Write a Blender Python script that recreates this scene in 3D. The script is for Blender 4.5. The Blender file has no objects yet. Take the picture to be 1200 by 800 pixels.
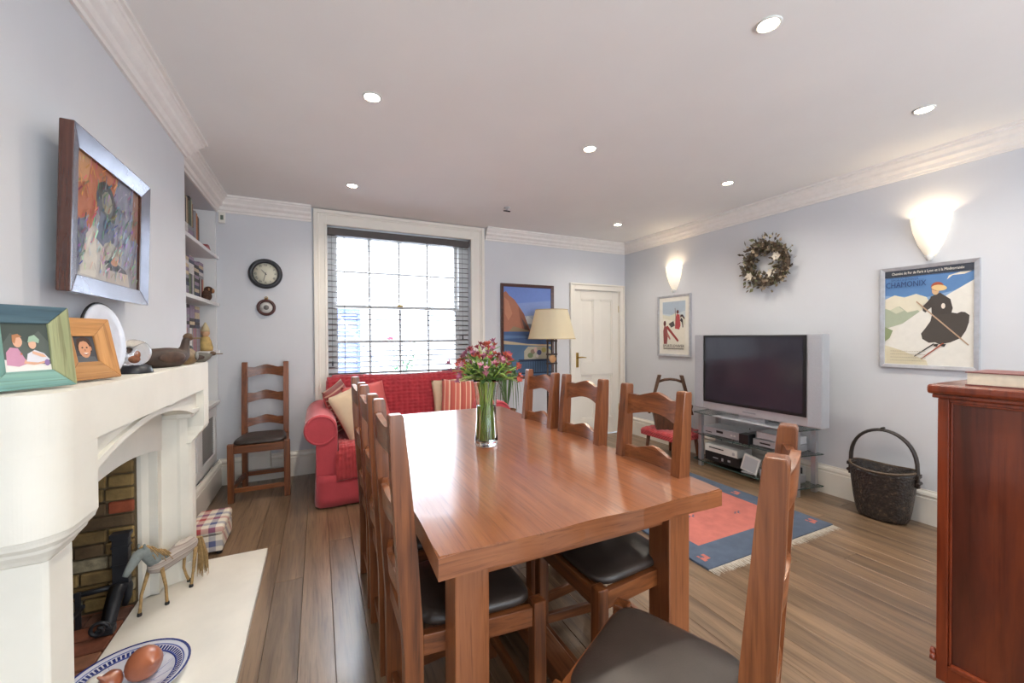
import bpy, bmesh, math, random
from mathutils import Vector, Matrix, Euler
random.seed(7)
PI = math.pi
SC = bpy.context.scene
COL = SC.collection

# ------------------------------------------------------------------ camera
cam_d = bpy.data.cameras.new('camera')
cam_d.sensor_width = 36.0
cam_d.lens = 475.6 / 1200 * 36.0
cam_d.clip_start = 0.05
cam = bpy.data.objects.new('camera', cam_d); COL.objects.link(cam)
_y, _p, _r = math.radians(25.51), math.radians(-0.678), math.radians(-0.272)
_f = Vector((math.sin(_y) * math.cos(_p), math.cos(_y) * math.cos(_p), math.sin(_p)))
_r0 = Vector((math.cos(_y), -math.sin(_y), 0)); _u0 = _r0.cross(_f)
_R = _r0 * math.cos(_r) + _u0 * math.sin(_r)
_U = -_r0 * math.sin(_r) + _u0 * math.cos(_r)
cam.matrix_world = Matrix(((_R.x, _U.x, -_f.x, 0), (_R.y, _U.y, -_f.y, 0), (_R.z, _U.z, -_f.z, 1.3), (0, 0, 0, 1)))
SC.camera = cam

# ------------------------------------------------------------------ world, light, exposure
SC.view_settings.view_transform = 'Standard'
SC.view_settings.look = 'None'
SC.view_settings.gamma = 1.0
SC.view_settings.use_curve_mapping = False
SC.view_settings.exposure = 0.12
W = bpy.data.worlds.new('sky'); SC.world = W; W.use_nodes = True
_bg = W.node_tree.nodes['Background']
_bg.inputs[0].default_value = (0.80, 0.90, 1.0, 1)
_bg.inputs[1].default_value = 3.8

def area_light(name, loc, direction, sx, sy, power, color, spread=180):
    d = bpy.data.lights.new(name, 'AREA'); d.shape = 'RECTANGLE'; d.size = sx; d.size_y = sy
    d.energy = power; d.color = color; d.spread = math.radians(spread)
    o = bpy.data.objects.new(name, d); COL.objects.link(o); o.location = loc
    o.rotation_euler = Vector(direction).to_track_quat('-Z', 'Y').to_euler()
    return o
# daylight coming down into the light well outside the sash window
area_light('window_daylight', (0.8, 5.6, 3.6), (0.0, -0.78, -1.0), 2.4, 1.6, 1200, (0.82, 0.90, 1.0))
# fill light added behind the viewer, tilted up to brighten the ceiling
area_light('rear_fill', (1.6, -2.05, 1.45), (0, 1, 0.5), 3.4, 2.0, 45, (0.97, 0.98, 1.0))
SPOT_POWER = 44
SCONCE_POWER = 2.0

XR, YB, ZC, XL, XA, YN = 3.778, 4.338, 2.54, -0.727, -0.80, -2.2

# ------------------------------------------------------------------ materials
def hexlin(h):
    h = h.lstrip('#'); o = []
    for i in (0, 2, 4):
        c = int(h[i:i + 2], 16) / 255
        o.append(c / 12.92 if c <= 0.04045 else ((c + 0.055) / 1.055) ** 2.4)
    return (o[0], o[1], o[2], 1)
MATS = {}
def newmat(name):
    m = bpy.data.materials.new(name); m.use_nodes = True
    nt = m.node_tree; b = nt.nodes['Principled BSDF']
    return m, nt, b
def setb(b, rough=0.5, metal=0.0, coat=0.0, spec=0.5, trans=0.0, ior=1.5, sheen=0.0, coat_rough=0.1):
    b.inputs['Roughness'].default_value = rough
    b.inputs['Metallic'].default_value = metal
    b.inputs['Coat Weight'].default_value = coat
    b.inputs['Coat Roughness'].default_value = coat_rough
    b.inputs['Specular IOR Level'].default_value = spec
    b.inputs['Transmission Weight'].default_value = trans
    b.inputs['IOR'].default_value = ior
    b.inputs['Sheen Weight'].default_value = sheen
def mapped(nt, scale, coord='Object', rot=(0, 0, 0)):
    tc = nt.nodes.new('ShaderNodeTexCoord'); mp = nt.nodes.new('ShaderNodeMapping')
    mp.inputs['Scale'].default_value = scale; mp.inputs['Rotation'].default_value = rot
    nt.links.new(tc.outputs[coord], mp.inputs[0]); return mp.outputs[0]
def noise(nt, vec, scale, detail=4, rough=0.55, dist=0.0):
    n = nt.nodes.new('ShaderNodeTexNoise'); n.inputs['Scale'].default_value = scale
    n.inputs['Detail'].default_value = detail; n.inputs['Roughness'].default_value = rough
    n.inputs['Distortion'].default_value = dist
    nt.links.new(vec, n.inputs['Vector']); return n.outputs['Fac']
def ramp(nt, fac, stops):
    r = nt.nodes.new('ShaderNodeValToRGB'); e = r.color_ramp.elements
    e[0].position, e[0].color = stops[0]; e[1].position, e[1].color = stops[-1]
    for p, c in stops[1:-1]:
        x = e.new(p); x.color = c
    nt.links.new(fac, r.inputs[0]); return r.outputs[0]
def bump(nt, b, h, strength=0.2, dist=0.01):
    n = nt.nodes.new('ShaderNodeBump'); n.inputs['Strength'].default_value = strength
    n.inputs['Distance'].default_value = dist
    nt.links.new(h, n.inputs['Height']); nt.links.new(n.outputs[0], b.inputs['Normal'])
def mixc(nt, a, bcol, fac, mode='MULTIPLY'):
    m = nt.nodes.new('ShaderNodeMix'); m.data_type = 'RGBA'; m.blend_type = mode
    if isinstance(fac, float): m.inputs[0].default_value = fac
    else: nt.links.new(fac, m.inputs[0])
    for s, v in ((6, a), (7, bcol)):
        if isinstance(v, tuple): m.inputs[s].default_value = v
        else: nt.links.new(v, m.inputs[s])
    return m.outputs[2]
def plain(name, col, rough=0.5, nz=0.06, nscale=6.0, bstr=0.0, bscale=60, **k):
    """solid colour with a little procedural mottling and optional fine relief"""
    if name in MATS: return MATS[name]
    m, nt, b = newmat(name); c = hexlin(col) if isinstance(col, str) else col
    setb(b, rough, **k)
    v = mapped(nt, (1, 1, 1))
    lo = tuple(x * (1 - nz) for x in c[:3]) + (1,); hi = tuple(min(1, x * (1 + nz)) for x in c[:3]) + (1,)
    nt.links.new(ramp(nt, noise(nt, v, nscale), [(0.3, lo), (0.7, hi)]), b.inputs['Base Color'])
    if bstr: bump(nt, b, noise(nt, v, bscale, 3), bstr, 0.003)
    MATS[name] = m; return m
def wood(name, dark, mid, light, axis='Y', scale=1.0, rough=0.35, coat=0.3, coat_rough=0.12, stretch=14, vary=True):
    if name in MATS: return MATS[name]
    m, nt, b = newmat(name); setb(b, rough, coat=coat, coat_rough=coat_rough)
    s = [stretch * 1.6 * scale] * 3; s['XYZ'.index(axis)] = 1.1 * scale
    v = mapped(nt, tuple(s))
    f1 = noise(nt, v, 1.6, 7, 0.62, 0.6)
    base = ramp(nt, f1, [(0.28, hexlin(dark)), (0.5, hexlin(mid)), (0.74, hexlin(light))])
    s2 = [90 * scale] * 3; s2['XYZ'.index(axis)] = 3 * scale
    f2 = noise(nt, mapped(nt, tuple(s2)), 1.5, 3, 0.6)
    pores = ramp(nt, f2, [(0.33, (0.55, 0.5, 0.46, 1)), (0.47, (1, 1, 1, 1))])
    col = mixc(nt, base, pores, 0.7)
    if vary:
        oi = nt.nodes.new('ShaderNodeObjectInfo')
        vr = ramp(nt, oi.outputs['Random'], [(0.0, (0.78, 0.77, 0.76, 1)), (1.0, (1.1, 1.07, 1.05, 1))])
        col = mixc(nt, col, vr, 1.0)
    nt.links.new(col, b.inputs['Base Color'])
    bump(nt, b, f2, 0.12, 0.002)
    MATS[name] = m; return m
def emit(name, col, strength):
    if name in MATS: return MATS[name]
    m, nt, b = newmat(name)
    b.inputs['Base Color'].default_value = col
    b.inputs['Emission Color'].default_value = col; b.inputs['Emission Strength'].default_value = strength
    MATS[name] = m; return m
def glass(name, col=(1, 1, 1, 1), rough=0.0, ior=1.45, thin=True):
    if name in MATS: return MATS[name]
    m, nt, b = newmat(name)
    if thin:
        nt.nodes.remove(b)
        out = [n for n in nt.nodes if n.type == 'OUTPUT_MATERIAL'][0]
        t = nt.nodes.new('ShaderNodeBsdfTransparent'); g = nt.nodes.new('ShaderNodeBsdfGlossy'); mx = nt.nodes.new('ShaderNodeMixShader')
        fr = nt.nodes.new('ShaderNodeLayerWeight'); fr.inputs['Blend'].default_value = 0.25
        t.inputs[0].default_value = col; g.inputs['Roughness'].default_value = 0.03
        mm = nt.nodes.new('ShaderNodeMath'); mm.operation = 'MULTIPLY'; mm.inputs[1].default_value = 0.7
        nt.links.new(fr.outputs['Fresnel'], mm.inputs[0]); nt.links.new(mm.outputs[0], mx.inputs[0])
        nt.links.new(t.outputs[0], mx.inputs[1]); nt.links.new(g.outputs[0], mx.inputs[2]); nt.links.new(mx.outputs[0], out.inputs[0])
    else:
        b.inputs['Base Color'].default_value = col; setb(b, rough, trans=1.0, ior=ior)
    MATS[name] = m; return m

M_WALL = plain('wall_paint', (0.64, 0.655, 0.685, 1), 0.85, 0.015, 3)
M_CEIL = plain('ceiling_paint', (0.85, 0.85, 0.835, 1), 0.9, 0.015, 2)
M_TRIM = plain('cream_gloss_paint', (0.80, 0.765, 0.69, 1), 0.4, 0.02, 4)
M_CORN = plain('cornice_plaster', (0.83, 0.80, 0.765, 1), 0.6, 0.03, 20, 0.5, 42)
M_WHITE = plain('white_joinery_paint', (0.74, 0.74, 0.735, 1), 0.45, 0.02, 4)
M_STONE = plain('limestone', (0.78, 0.75, 0.665, 1), 0.7, 0.04, 5, 0.1, 80)
M_HEARTH = plain('hearth_stone', (0.78, 0.735, 0.65, 1), 0.55, 0.04, 7, 0.08, 60)
CH = ('#512c15', '#7c4725', '#965c33')
M_CHX = wood('chair_oak_x', *CH, axis='X', rough=0.36, coat=0.25)
M_CHY = wood('chair_oak_y', *CH, axis='Y', rough=0.36, coat=0.25)
M_CHZ = wood('chair_oak_z', *CH, axis='Z', rough=0.36, coat=0.25)
TB = ('#7c4728', '#8d5533', '#9c623c')
M_TBX = wood('table_oak_x', *TB, axis='X', rough=0.32, coat=0.5, coat_rough=0.16, vary=False)
M_TBY = wood('table_oak_y', *TB, axis='Y', rough=0.28, coat=1.0, coat_rough=0.16, vary=False)
M_TBZ = wood('table_oak_z', *TB, axis='Z', rough=0.32, coat=0.4, vary=False)
M_FLOOR = wood('floor_oak', '#614b37', '#806850', '#987d61', axis='Y', scale=0.8, rough=0.34, coat=0.35, coat_rough=0.22, stretch=9)
M_MAHO = wood('mahogany', '#4c1d10', '#7c3318', '#96451f', axis='Z', scale=0.55, rough=0.28, coat=0.5, coat_rough=0.1, stretch=7, vary=False)
M_MAHOD = wood('mahogany_panel', '#33180f', '#58271a', '#7d3a1d', axis='Z', scale=0.4, rough=0.28, coat=0.5, coat_rough=0.12, stretch=6, vary=False)
M_LEATHER = plain('dark_brown_leather', '#352c27', 0.38, 0.25, 9, 0.15, 220, spec=0.6)
M_BLACK = plain('black_iron', '#23252a', 0.5, 0.2, 20, 0.25, 90)
M_DARKW = plain('dark_bronze_wood', '#3c2e29', 0.4, 0.15, 14)
M_SLAT = plain('blind_slat_brown', '#4a423f', 0.45, 0.1, 14)
M_BRASS = plain('brass', '#b99a58', 0.3, 0.05, 8, metal=1.0)
M_SILVER = plain('silver_plastic', '#b4b6bb', 0.35, 0.04, 8, metal=0.35)
M_ALU = plain('brushed_aluminium', '#b9bbbf', 0.32, 0.05, 20, metal=0.75)
M_GLASS = glass('clear_pane')
M_SHELFGLASS = glass('shelf_glass', (0.95, 0.98, 0.97, 1))
M_GLASSEDGE = plain('glass_edge', '#3c5650', 0.2, 0.05, 8)
M_SCREEN = plain('plasma_screen', '#34333d', 0.12, 0.04, 3, spec=0.55)
M_BLKPL = plain('black_plastic', '#17181a', 0.4, 0.1, 9)
M_WHPL = plain('white_plastic', '#dcdcd8', 0.4, 0.03, 9)
M_PAPER = plain('page_paper', '#d8cdb8', 0.8, 0.06, 60)

def flat(col, rough=0.7):
    return plain('print_' + col.lstrip('#') + ('' if rough == 0.7 else '_gloss'), col, rough, 0.03, 30)

# ------------------------------------------------------------------ mesh builder
class B:
    def __init__(s): s.bm = bmesh.new(); s.mi = 0
    def _fin(s, vs, M=None, bev=0, seg=2):
        if M is not None: bmesh.ops.transform(s.bm, matrix=M, verts=vs)
        fs = {f for v in vs for f in v.link_faces}
        for f in fs: f.material_index = s.mi
        if bev:
            es = list({e for v in vs for e in v.link_edges})
            r = bmesh.ops.bevel(s.bm, geom=es, offset=bev, segments=seg, profile=0.6, affect='EDGES', clamp_overlap=True)
            for f in r['faces']: f.material_index = s.mi
    def box(s, lo, hi, bev=0, M=None, seg=2):
        a = [min(lo[i], hi[i]) for i in range(3)]; b = [max(lo[i], hi[i]) for i in range(3)]
        vs = [s.bm.verts.new((x, y, z)) for x in (a[0], b[0]) for y in (a[1], b[1]) for z in (a[2], b[2])]
        for q in ((0, 1, 3, 2), (4, 6, 7, 5), (0, 4, 5, 1), (2, 3, 7, 6), (0, 2, 6, 4), (1, 5, 7, 3)):
            s.bm.faces.new([vs[i] for i in q])
        s._fin(vs, M, bev, seg); return s
    def prism(s, pts, a, b, axis='z', bev=0, M=None, seg=2, top=False):
        def P(p, t):
            return {'z': (p[0], p[1], t), 'y': (p[0], t, p[1]), 'x': (t, p[0], p[1])}[axis]
        n = len(pts)
        lo = [s.bm.verts.new(P(p, a)) for p in pts]; hi = [s.bm.verts.new(P(p, b)) for p in pts]
        s.bm.faces.new(lo[::-1]); s.bm.faces.new(hi)
        for i in range(n): s.bm.faces.new((lo[i], lo[(i + 1) % n], hi[(i + 1) % n], hi[i]))
        if top:
            r = bmesh.ops.bevel(s.bm, geom=[e for e in {e for v in hi for e in v.link_edges} if e.verts[0] in hi and e.verts[1] in hi], offset=bev, segments=seg, profile=.6, affect='EDGES')
            return s
        s._fin(lo + hi, M, bev, seg); return s
    def tube(s, pts, r, n=8, closed=False, caps=True, flatten=None):
        pts = [Vector(p) for p in pts]; N = len(pts)
        rs = r if isinstance(r, (list, tuple)) else [r] * N
        rings = []; up = None
        for i in range(N):
            if closed: t = pts[(i + 1) % N] - pts[i - 1]
            else: t = pts[min(i + 1, N - 1)] - pts[max(i - 1, 0)]
            t = t.normalized() if t.length > 1e-9 else Vector((0, 0, 1))
            if up is None:
                up = Vector((0, 0, 1)) if abs(t.z) < 0.9 else Vector((1, 0, 0))
            side = t.cross(up)
            if side.length < 1e-6: side = t.orthogonal()
            side.normalize(); up = side.cross(t).normalized()
            fx, fy = flatten if flatten else (1, 1)
            rings.append([s.bm.verts.new(pts[i] + side * math.cos(2 * PI * k / n) * rs[i] * fx + up * math.sin(2 * PI * k / n) * rs[i] * fy) for k in range(n)])
        for i in range(N if closed else N - 1):
            A, C = rings[i], rings[(i + 1) % N]
            for k in range(n):
                f = s.bm.faces.new((A[k], A[(k + 1) % n], C[(k + 1) % n], C[k])); f.material_index = s.mi; f.smooth = True
        if caps and not closed:
            for q in (rings[0][::-1], rings[-1]):
                f = s.bm.faces.new(q); f.material_index = s.mi
        return s
    def cyl(s, p0, p1, r0, r1=None, n=16):
        return s.tube([p0, p1], [r0, r0 if r1 is None else r1], n)
    def lathe(s, prof, n=24, c=(0, 0, 0), axis='z', sx=1, sy=1):
        rings = []
        for (r, h) in prof:
            ring = []
            for k in range(n):
                a = 2 * PI * k / n; x, y = r * math.cos(a) * sx, r * math.sin(a) * sy
                p = {'z': (x, y, h), 'y': (x, h, y), 'x': (h, x, y)}[axis]
                ring.append(s.bm.verts.new((c[0] + p[0], c[1] + p[1], c[2] + p[2])))
            rings.append(ring)
        for A, C in zip(rings, rings[1:]):
            for k in range(n):
                f = s.bm.faces.new((A[k], A[(k + 1) % n], C[(k + 1) % n], C[k])); f.material_index = s.mi; f.smooth = True
        if min(prof[0][0], prof[-1][0]) > 0.03:
            for k in range(n):
                f = s.bm.faces.new((rings[-1][k], rings[-1][(k + 1) % n], rings[0][(k + 1) % n], rings[0][k])); f.material_index = s.mi; f.smooth = True
        for q, rr in ((rings[0][::-1], prof[0][0]), (rings[-1], prof[-1][0])):
            if rr > 1e-5 and min(prof[0][0], prof[-1][0]) <= 0.03:
                f = s.bm.faces.new(q); f.material_index = s.mi
        bmesh.ops.remove_doubles(s.bm, verts=[v for r in rings for v in r], dist=1e-6)
        return s
    def ball(s, c, r, u=16, v=10, M=None):
        r = r if isinstance(r, (tuple, list)) else (r, r, r)
        g = bmesh.ops.create_uvsphere(s.bm, u_segments=u, v_segments=v, radius=1)
        T = Matrix.Translation(c) @ (M.to_4x4() if M is not None else Matrix()) @ Matrix.Diagonal((r[0], r[1], r[2], 1))
        bmesh.ops.transform(s.bm, matrix=T, verts=g['verts'])
        for f in {f for w in g['verts'] for f in w.link_faces}: f.smooth = True; f.material_index = s.mi
        return s
    def grid(s, fn, nu, nv, closed_u=False, thick=None, smooth=True):
        V = [[s.bm.verts.new(fn(i / (nu if closed_u else nu - 1), j / (nv - 1))) for j in range(nv)] for i in range(nu)]
        for i in range(nu if closed_u else nu - 1):
            for j in range(nv - 1):
                f = s.bm.faces.new((V[i][j], V[(i + 1) % nu][j], V[(i + 1) % nu][j + 1], V[i][j + 1])); f.material_index = s.mi; f.smooth = smooth
        return V
    def poly(s, pts):
        f = s.bm.faces.new([s.bm.verts.new(p) for p in pts]); f.material_index = s.mi; return f
    def slab(s, fn, nu, nv, th):
        """closed sheet: fn(u,v)->(top point); thickness th given as a vector or callable"""
        T = [[Vector(fn(i / (nu - 1), j / (nv - 1))) for j in range(nv)] for i in range(nu)]
        d = Vector(th)
        A = [[s.bm.verts.new(p) for p in row] for row in T]; C = [[s.bm.verts.new(p + d) for p in row] for row in T]
        def q(*v):
            f = s.bm.faces.new(v); f.material_index = s.mi; f.smooth = True
        for i in range(nu - 1):
            for j in range(nv - 1):
                q(A[i][j], A[i + 1][j], A[i + 1][j + 1], A[i][j + 1]); q(C[i][j + 1], C[i + 1][j + 1], C[i + 1][j], C[i][j])
        for i in range(nu - 1):
            q(A[i][0], C[i][0], C[i + 1][0], A[i + 1][0]); q(A[i + 1][-1], C[i + 1][-1], C[i][-1], A[i][-1])
        for j in range(nv - 1):
            q(A[0][j + 1], C[0][j + 1], C[0][j], A[0][j]); q(A[-1][j], C[-1][j], C[-1][j + 1], A[-1][j + 1])
        return s
    def done(s, name, mats, parent=None, smooth=None, recalc=True):
        if recalc: bmesh.ops.recalc_face_normals(s.bm, faces=s.bm.faces[:])
        if smooth is not None:
            for f in s.bm.faces: f.smooth = smooth
        me = bpy.data.meshes.new(name); s.bm.to_mesh(me); s.bm.free()
        for m in (mats if isinstance(mats, (list, tuple)) else [mats]): me.materials.append(m)
        o = bpy.data.objects.new(name, me); COL.objects.link(o)
        if parent is not None: o.parent = parent
        return o
def link(name, me, parent=None):
    o = bpy.data.objects.new(name, me); COL.objects.link(o)
    if parent is not None: o.parent = parent
    return o
def tag(o, label, cat, group=None, kind=None):
    o['label'] = label; o['category'] = cat
    if group: o['group'] = group
    if kind: o['kind'] = kind
    return o
def struct(o, label=None):
    o['kind'] = 'structure'
    if label: o['label'] = label
    return o
def thing(name, label, cat, loc=(0, 0, 0), rz=0, group=None, rot=None):
    o = bpy.data.objects.new(name, None); COL.objects.link(o); o.empty_display_size = 0.05
    o.location = loc; o.rotation_euler = rot if rot else (0, 0, rz)
    return tag(o, label, cat, group)
def dup(root, loc, rz, label, group=None, rot=None):
    r = root.copy(); COL.objects.link(r); r.location = loc; r.rotation_euler = rot if rot else (0, 0, rz)
    r['label'] = label
    if group: r['group'] = group
    for ch in list(root.children):
        c = ch.copy(); COL.objects.link(c); c.parent = r
        for g in list(ch.children):
            d = g.copy(); COL.objects.link(d); d.parent = c
    return r
def text_bm(bm_b, txt, M, size, align='CENTER', extrude=0.0004, sx=1.0):
    cu = bpy.data.curves.new('t', 'FONT'); cu.body = txt; cu.size = size; cu.align_x = align; cu.align_y = 'CENTER'
    cu.extrude = extrude; cu.resolution_u = 2
    ob = bpy.data.objects.new('t', cu); COL.objects.link(ob)
    bpy.context.view_layer.update()
    me = bpy.data.meshes.new_from_object(ob.evaluated_get(bpy.context.evaluated_depsgraph_get()))
    me.transform(M @ Matrix.Diagonal((sx, 1, 1, 1)))
    n0 = len(bm_b.bm.faces); bm_b.bm.from_mesh(me); bm_b.bm.faces.ensure_lookup_table()
    for f in bm_b.bm.faces[n0:]: f.material_index = bm_b.mi
    bpy.data.objects.remove(ob); bpy.data.curves.remove(cu); bpy.data.meshes.remove(me)
def sweep(path, prof, left=True):
    """moulding: profile (distance from wall, z) swept along a plan path with mitres"""
    b = B(); n = len(path); rows = []
    for i, p in enumerate(path):
        p = Vector((p[0], p[1]))
        def nrm(a, c):
            d = (Vector(c) - Vector(a)).normalized(); return Vector((-d.y, d.x)) if left else Vector((d.y, -d.x))
        if i == 0: m = nrm(path[0], path[1])
        elif i == n - 1: m = nrm(path[-2], path[-1])
        else:
            n1, n2 = nrm(path[i - 1], path[i]), nrm(path[i], path[i + 1]); m = (n1 + n2) / (1 + n1.dot(n2))
        rows.append([b.bm.verts.new((p.x + m.x * d, p.y + m.y * d, z)) for d, z in prof])
    k = len(prof)
    for A, C in zip(rows, rows[1:]):
        for j in range(k): b.bm.faces.new((A[j], A[(j + 1) % k], C[(j + 1) % k], C[j]))
    b.bm.faces.new(rows[0][::-1]); b.bm.faces.new(rows[-1])
    return b
def art(name, w, h, layers, parent, M, z0=0.0, dz=0.0004):
    """flat print: coloured polygons (0..1 coordinates) on a sheet w x h in local XY, printed layers a hair apart"""
    b = B(); mats = []; cols = {}
    for k, (col, pts) in enumerate(layers):
        if col not in cols: cols[col] = len(mats); mats.append(flat(col))
        b.mi = cols[col]; z = z0 + dz * k
        b.poly([M @ Vector((p[0] * w - w / 2, p[1] * h - h / 2, z)) for p in pts])
    return b.done(name, mats, parent, recalc=False)
def ell(cx, cy, rx, ry, n=14, a0=0, rot=0.0):
    o = []
    for k in range(n):
        a = a0 + 2 * PI * k / n; x, y = rx * math.cos(a), ry * math.sin(a)
        o.append((cx + x * math.cos(rot) - y * math.sin(rot), cy + x * math.sin(rot) + y * math.cos(rot)))
    return o
FULL = [(0, 0), (1, 0), (1, 1), (0, 1)]
def clampp(pts): return [(min(1, max(0, x)), min(1, max(0, y))) for x, y in pts]

#==STRUCTURE
# ------------------------------------------------------------------ floor, ceiling, walls
b = B(); b.box((-1.3, YN, -0.12), (XR, YB, -0.021)); floor = struct(b.done('floor', plain('subfloor', '#241a14', 0.9)))
PW = 0.135; x = -1.3; row = 0; plank_me = {}
while x < XR - 0.005:
    w = min(PW, XR - x); y = YN; first = True
    if row % 3 == 0: cuts = [0.9, 3.6]
    elif row % 3 == 1: cuts = [2.4, 5.3]
    else: cuts = [1.6, 4.4]
    ys = [YN] + [YN + c + random.uniform(-.3, .3) for c in cuts] + [YB]
    for ya, yb in zip(ys, ys[1:]):
        key = (round(w, 4), round(yb - ya, 3))
        pb = B(); pb.box((0.0007, 0.0007, -0.02), (w - 0.0007, yb - ya - 0.0007, 0), 0.0012, seg=1)
        p = pb.done('plank', M_FLOOR, floor); p.location = (x, ya, 0)
    x += PW; row += 1
b = B(); b.box((-1.3, YN, ZC), (XR + 0.2, YB + 0.25, ZC + 0.12)); struct(b.done('ceiling', M_CEIL))
b = B(); b.box((XR, YN - 0.2, -0.12), (XR + 0.2, YB + 0.25, ZC)); struct(b.done('wall_right', M_WALL))
b = B()
WX0, WX1, WZ0, WZ1 = 0.075, 1.56, 0.84, 2.40
b.box((-1.5, YB, -0.12), (WX0, YB + 0.25, ZC)); b.box((WX0, YB, -0.12), (WX1, YB + 0.25, WZ0)); b.box((WX0, YB, WZ1), (WX1, YB + 0.25, ZC))
b.box((WX1, YB, -0.12), (2.945, YB + 0.25, ZC)); b.box((2.945, YB, 1.905), (3.685, YB + 0.25, ZC)); b.box((3.685, YB, -0.12), (XR, YB + 0.25, ZC))
b.box((2.945, YB + 0.12, -0.12), (3.685, YB + 0.25, 1.905))
struct(b.done('wall_back', M_WALL))
b = B()
FO0, FO1 = 1.585, 2.555
b.box((-1.5, YN, -0.12), (XL, FO0, ZC)); b.box((-1.5, FO1 + 0.012, -0.12), (XL, 3.10, ZC)); b.box((-1.5, FO0, 1.0), (XL, FO1 + 0.012, ZC))
b.box((-1.5, FO0, -0.12), (-1.17, FO1 + 0.012, 1.0))
b.box((-1.5, 3.10, -0.12), (-1.13, YB, ZC))
b.box((-1.13, 3.10, 2.405), (XA, YB, ZC))
struct(b.done('wall_left', M_WALL))
b = B()
b.box((-1.5, YN - 0.2, -0.12), (-0.3, YN, ZC)); b.box((3.5, YN - 0.2, -0.12), (XR, YN, ZC)); b.box((-0.3, YN - 0.2, -0.12), (3.5, YN, 0.3)); b.box((-0.3, YN - 0.2, 2.42), (3.5, YN, ZC))
struct(b.done('wall_near', M_WALL))

CPROF = [(0, 2.405), (0.012, 2.405), (0.015, 2.42), (0.026, 2.426), (0.034, 2.45), (0.05, 2.462), (0.056, 2.468), (0.06, 2.485), (0.078, 2.505), (0.084, 2.508), (0.086, 2.522), (0.1, 2.525), (0.1, 2.54), (0, 2.54)]
struct(sweep([(XL, YN), (XL, 3.10), (XA, 3.10), (XA, YB), (-0.05, YB)], CPROF, left=False).done('trim_1', M_CORN))
struct(sweep([(1.73, YB), (XR, YB), (XR, YN)], CPROF, left=False).done('trim_2', M_CORN))
BPROF = [(0, 0), (0.022, 0), (0.022, 0.175), (0.017, 0.18), (0.017, 0.19), (0.024, 0.197), (0.02, 0.212), (0.008, 0.224), (0.008, 0.232), (0, 0.232)]
struct(sweep([(XA, 3.10), (XA, YB), (-0.035, YB)], BPROF, left=False).done('baseboard_left', M_TRIM))
struct(sweep([(1.71, YB), (2.877, YB)], BPROF, left=False).done('baseboard_back', M_TRIM))
struct(sweep([(XR, YB), (XR, YN)], BPROF, left=False).done('baseboard_right', M_TRIM))
b = B()
for (x0, x1, z0, z1) in ((-0.033, 0.085, 0, 2.53), (1.555, 1.71, 0, 2.53), (0.085, 1.555, 2.39, 2.53)):
    b.box((x0, YB - 0.022, z0), (x1, YB, z1), 0.003)
for (x0, x1, z0, z1, d) in ((-0.033, 0.0, 0, 2.53, 0.042), (1.677, 1.71, 0, 2.53, 0.042), (0.0, 1.677, 2.497, 2.53, 0.042),
                            (0.0, 0.016, 0, 2.497, 0.032), (1.661, 1.677, 0, 2.497, 0.032), (0.016, 1.661, 2.481, 2.497, 0.032),
                            (0.062, 0.085, 0, 2.39, 0.03), (1.555, 1.58, 0, 2.39, 0.03), (0.062, 1.58, 2.39, 2.412, 0.03)):
    b.box((x0, YB - d, z0), (x1, YB - 0.02, z1), 0.004)
b.box((0.06, YB - 0.05, 0.815), (1.58, YB + 0.1, 0.845), 0.006)
struct(b.done('trim_3', M_TRIM))

# ------------------------------------------------------------------ window
GX = [0.18, 0.487, 0.795, 1.102, 1.41]
b = B()
b.box((WX0, YB + 0.09, WZ0), (GX[0] - 0.035, YB + 0.22, WZ1)); b.box((GX[4] + 0.035, YB + 0.09, WZ0), (WX1, YB + 0.22, WZ1))
b.box((GX[0] - 0.035, YB + 0.09, 2.36), (GX[4] + 0.035, YB + 0.22, WZ1)); b.box((GX[0] - 0.035, YB + 0.07, WZ0), (GX[4] + 0.035, YB + 0.22, 0.875))
win = struct(b.done('window_1', M_WHITE))
def sash(z0, z1, yy):
    s = B(); s.box((GX[0] - 0.035, yy - 0.02, z0), (GX[0], yy + 0.02, z1), 0.003); s.box((GX[4], yy - 0.02, z0), (GX[4] + 0.035, yy + 0.02, z1), 0.003)
    s.box((GX[0], yy - 0.02, z0), (GX[4], yy + 0.02, z0 + 0.04), 0.003); s.box((GX[0], yy - 0.02, z1 - 0.04), (GX[4], yy + 0.02, z1), 0.003)
    s.done('sash_frame', M_WHITE, win)
    zm = (z0 + z1) / 2
    for gx in GX[1:4]:
        s = B(); s.box((gx - 0.01, yy - 0.014, z0 + 0.04), (gx + 0.01, yy + 0.014, z1 - 0.04), 0.004); s.done('glazing_bar', M_WHITE, win)
    s = B(); s.box((GX[0], yy - 0.012, zm - 0.01), (GX[4], yy + 0.012, zm + 0.01), 0.003); s.done('glazing_bar', M_WHITE, win)
    for i in range(4):
        for za, zb in ((z0 + 0.04, zm - 0.01), (zm + 0.01, z1 - 0.04)):
            s = B(); s.box((GX[i] + 0.01, yy - 0.002, za), (GX[i + 1] - 0.01, yy + 0.002, zb)); s.done('pane', M_GLASS, win)
sash(0.876, 1.63, YB + 0.13); sash(1.595, 2.36, YB + 0.175)
s = B(); s.box((0.765, YB + 0.095, 1.625), (0.825, YB + 0.125, 1.642), 0.004); s.done('sash_lock', M_BRASS, win)

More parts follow.
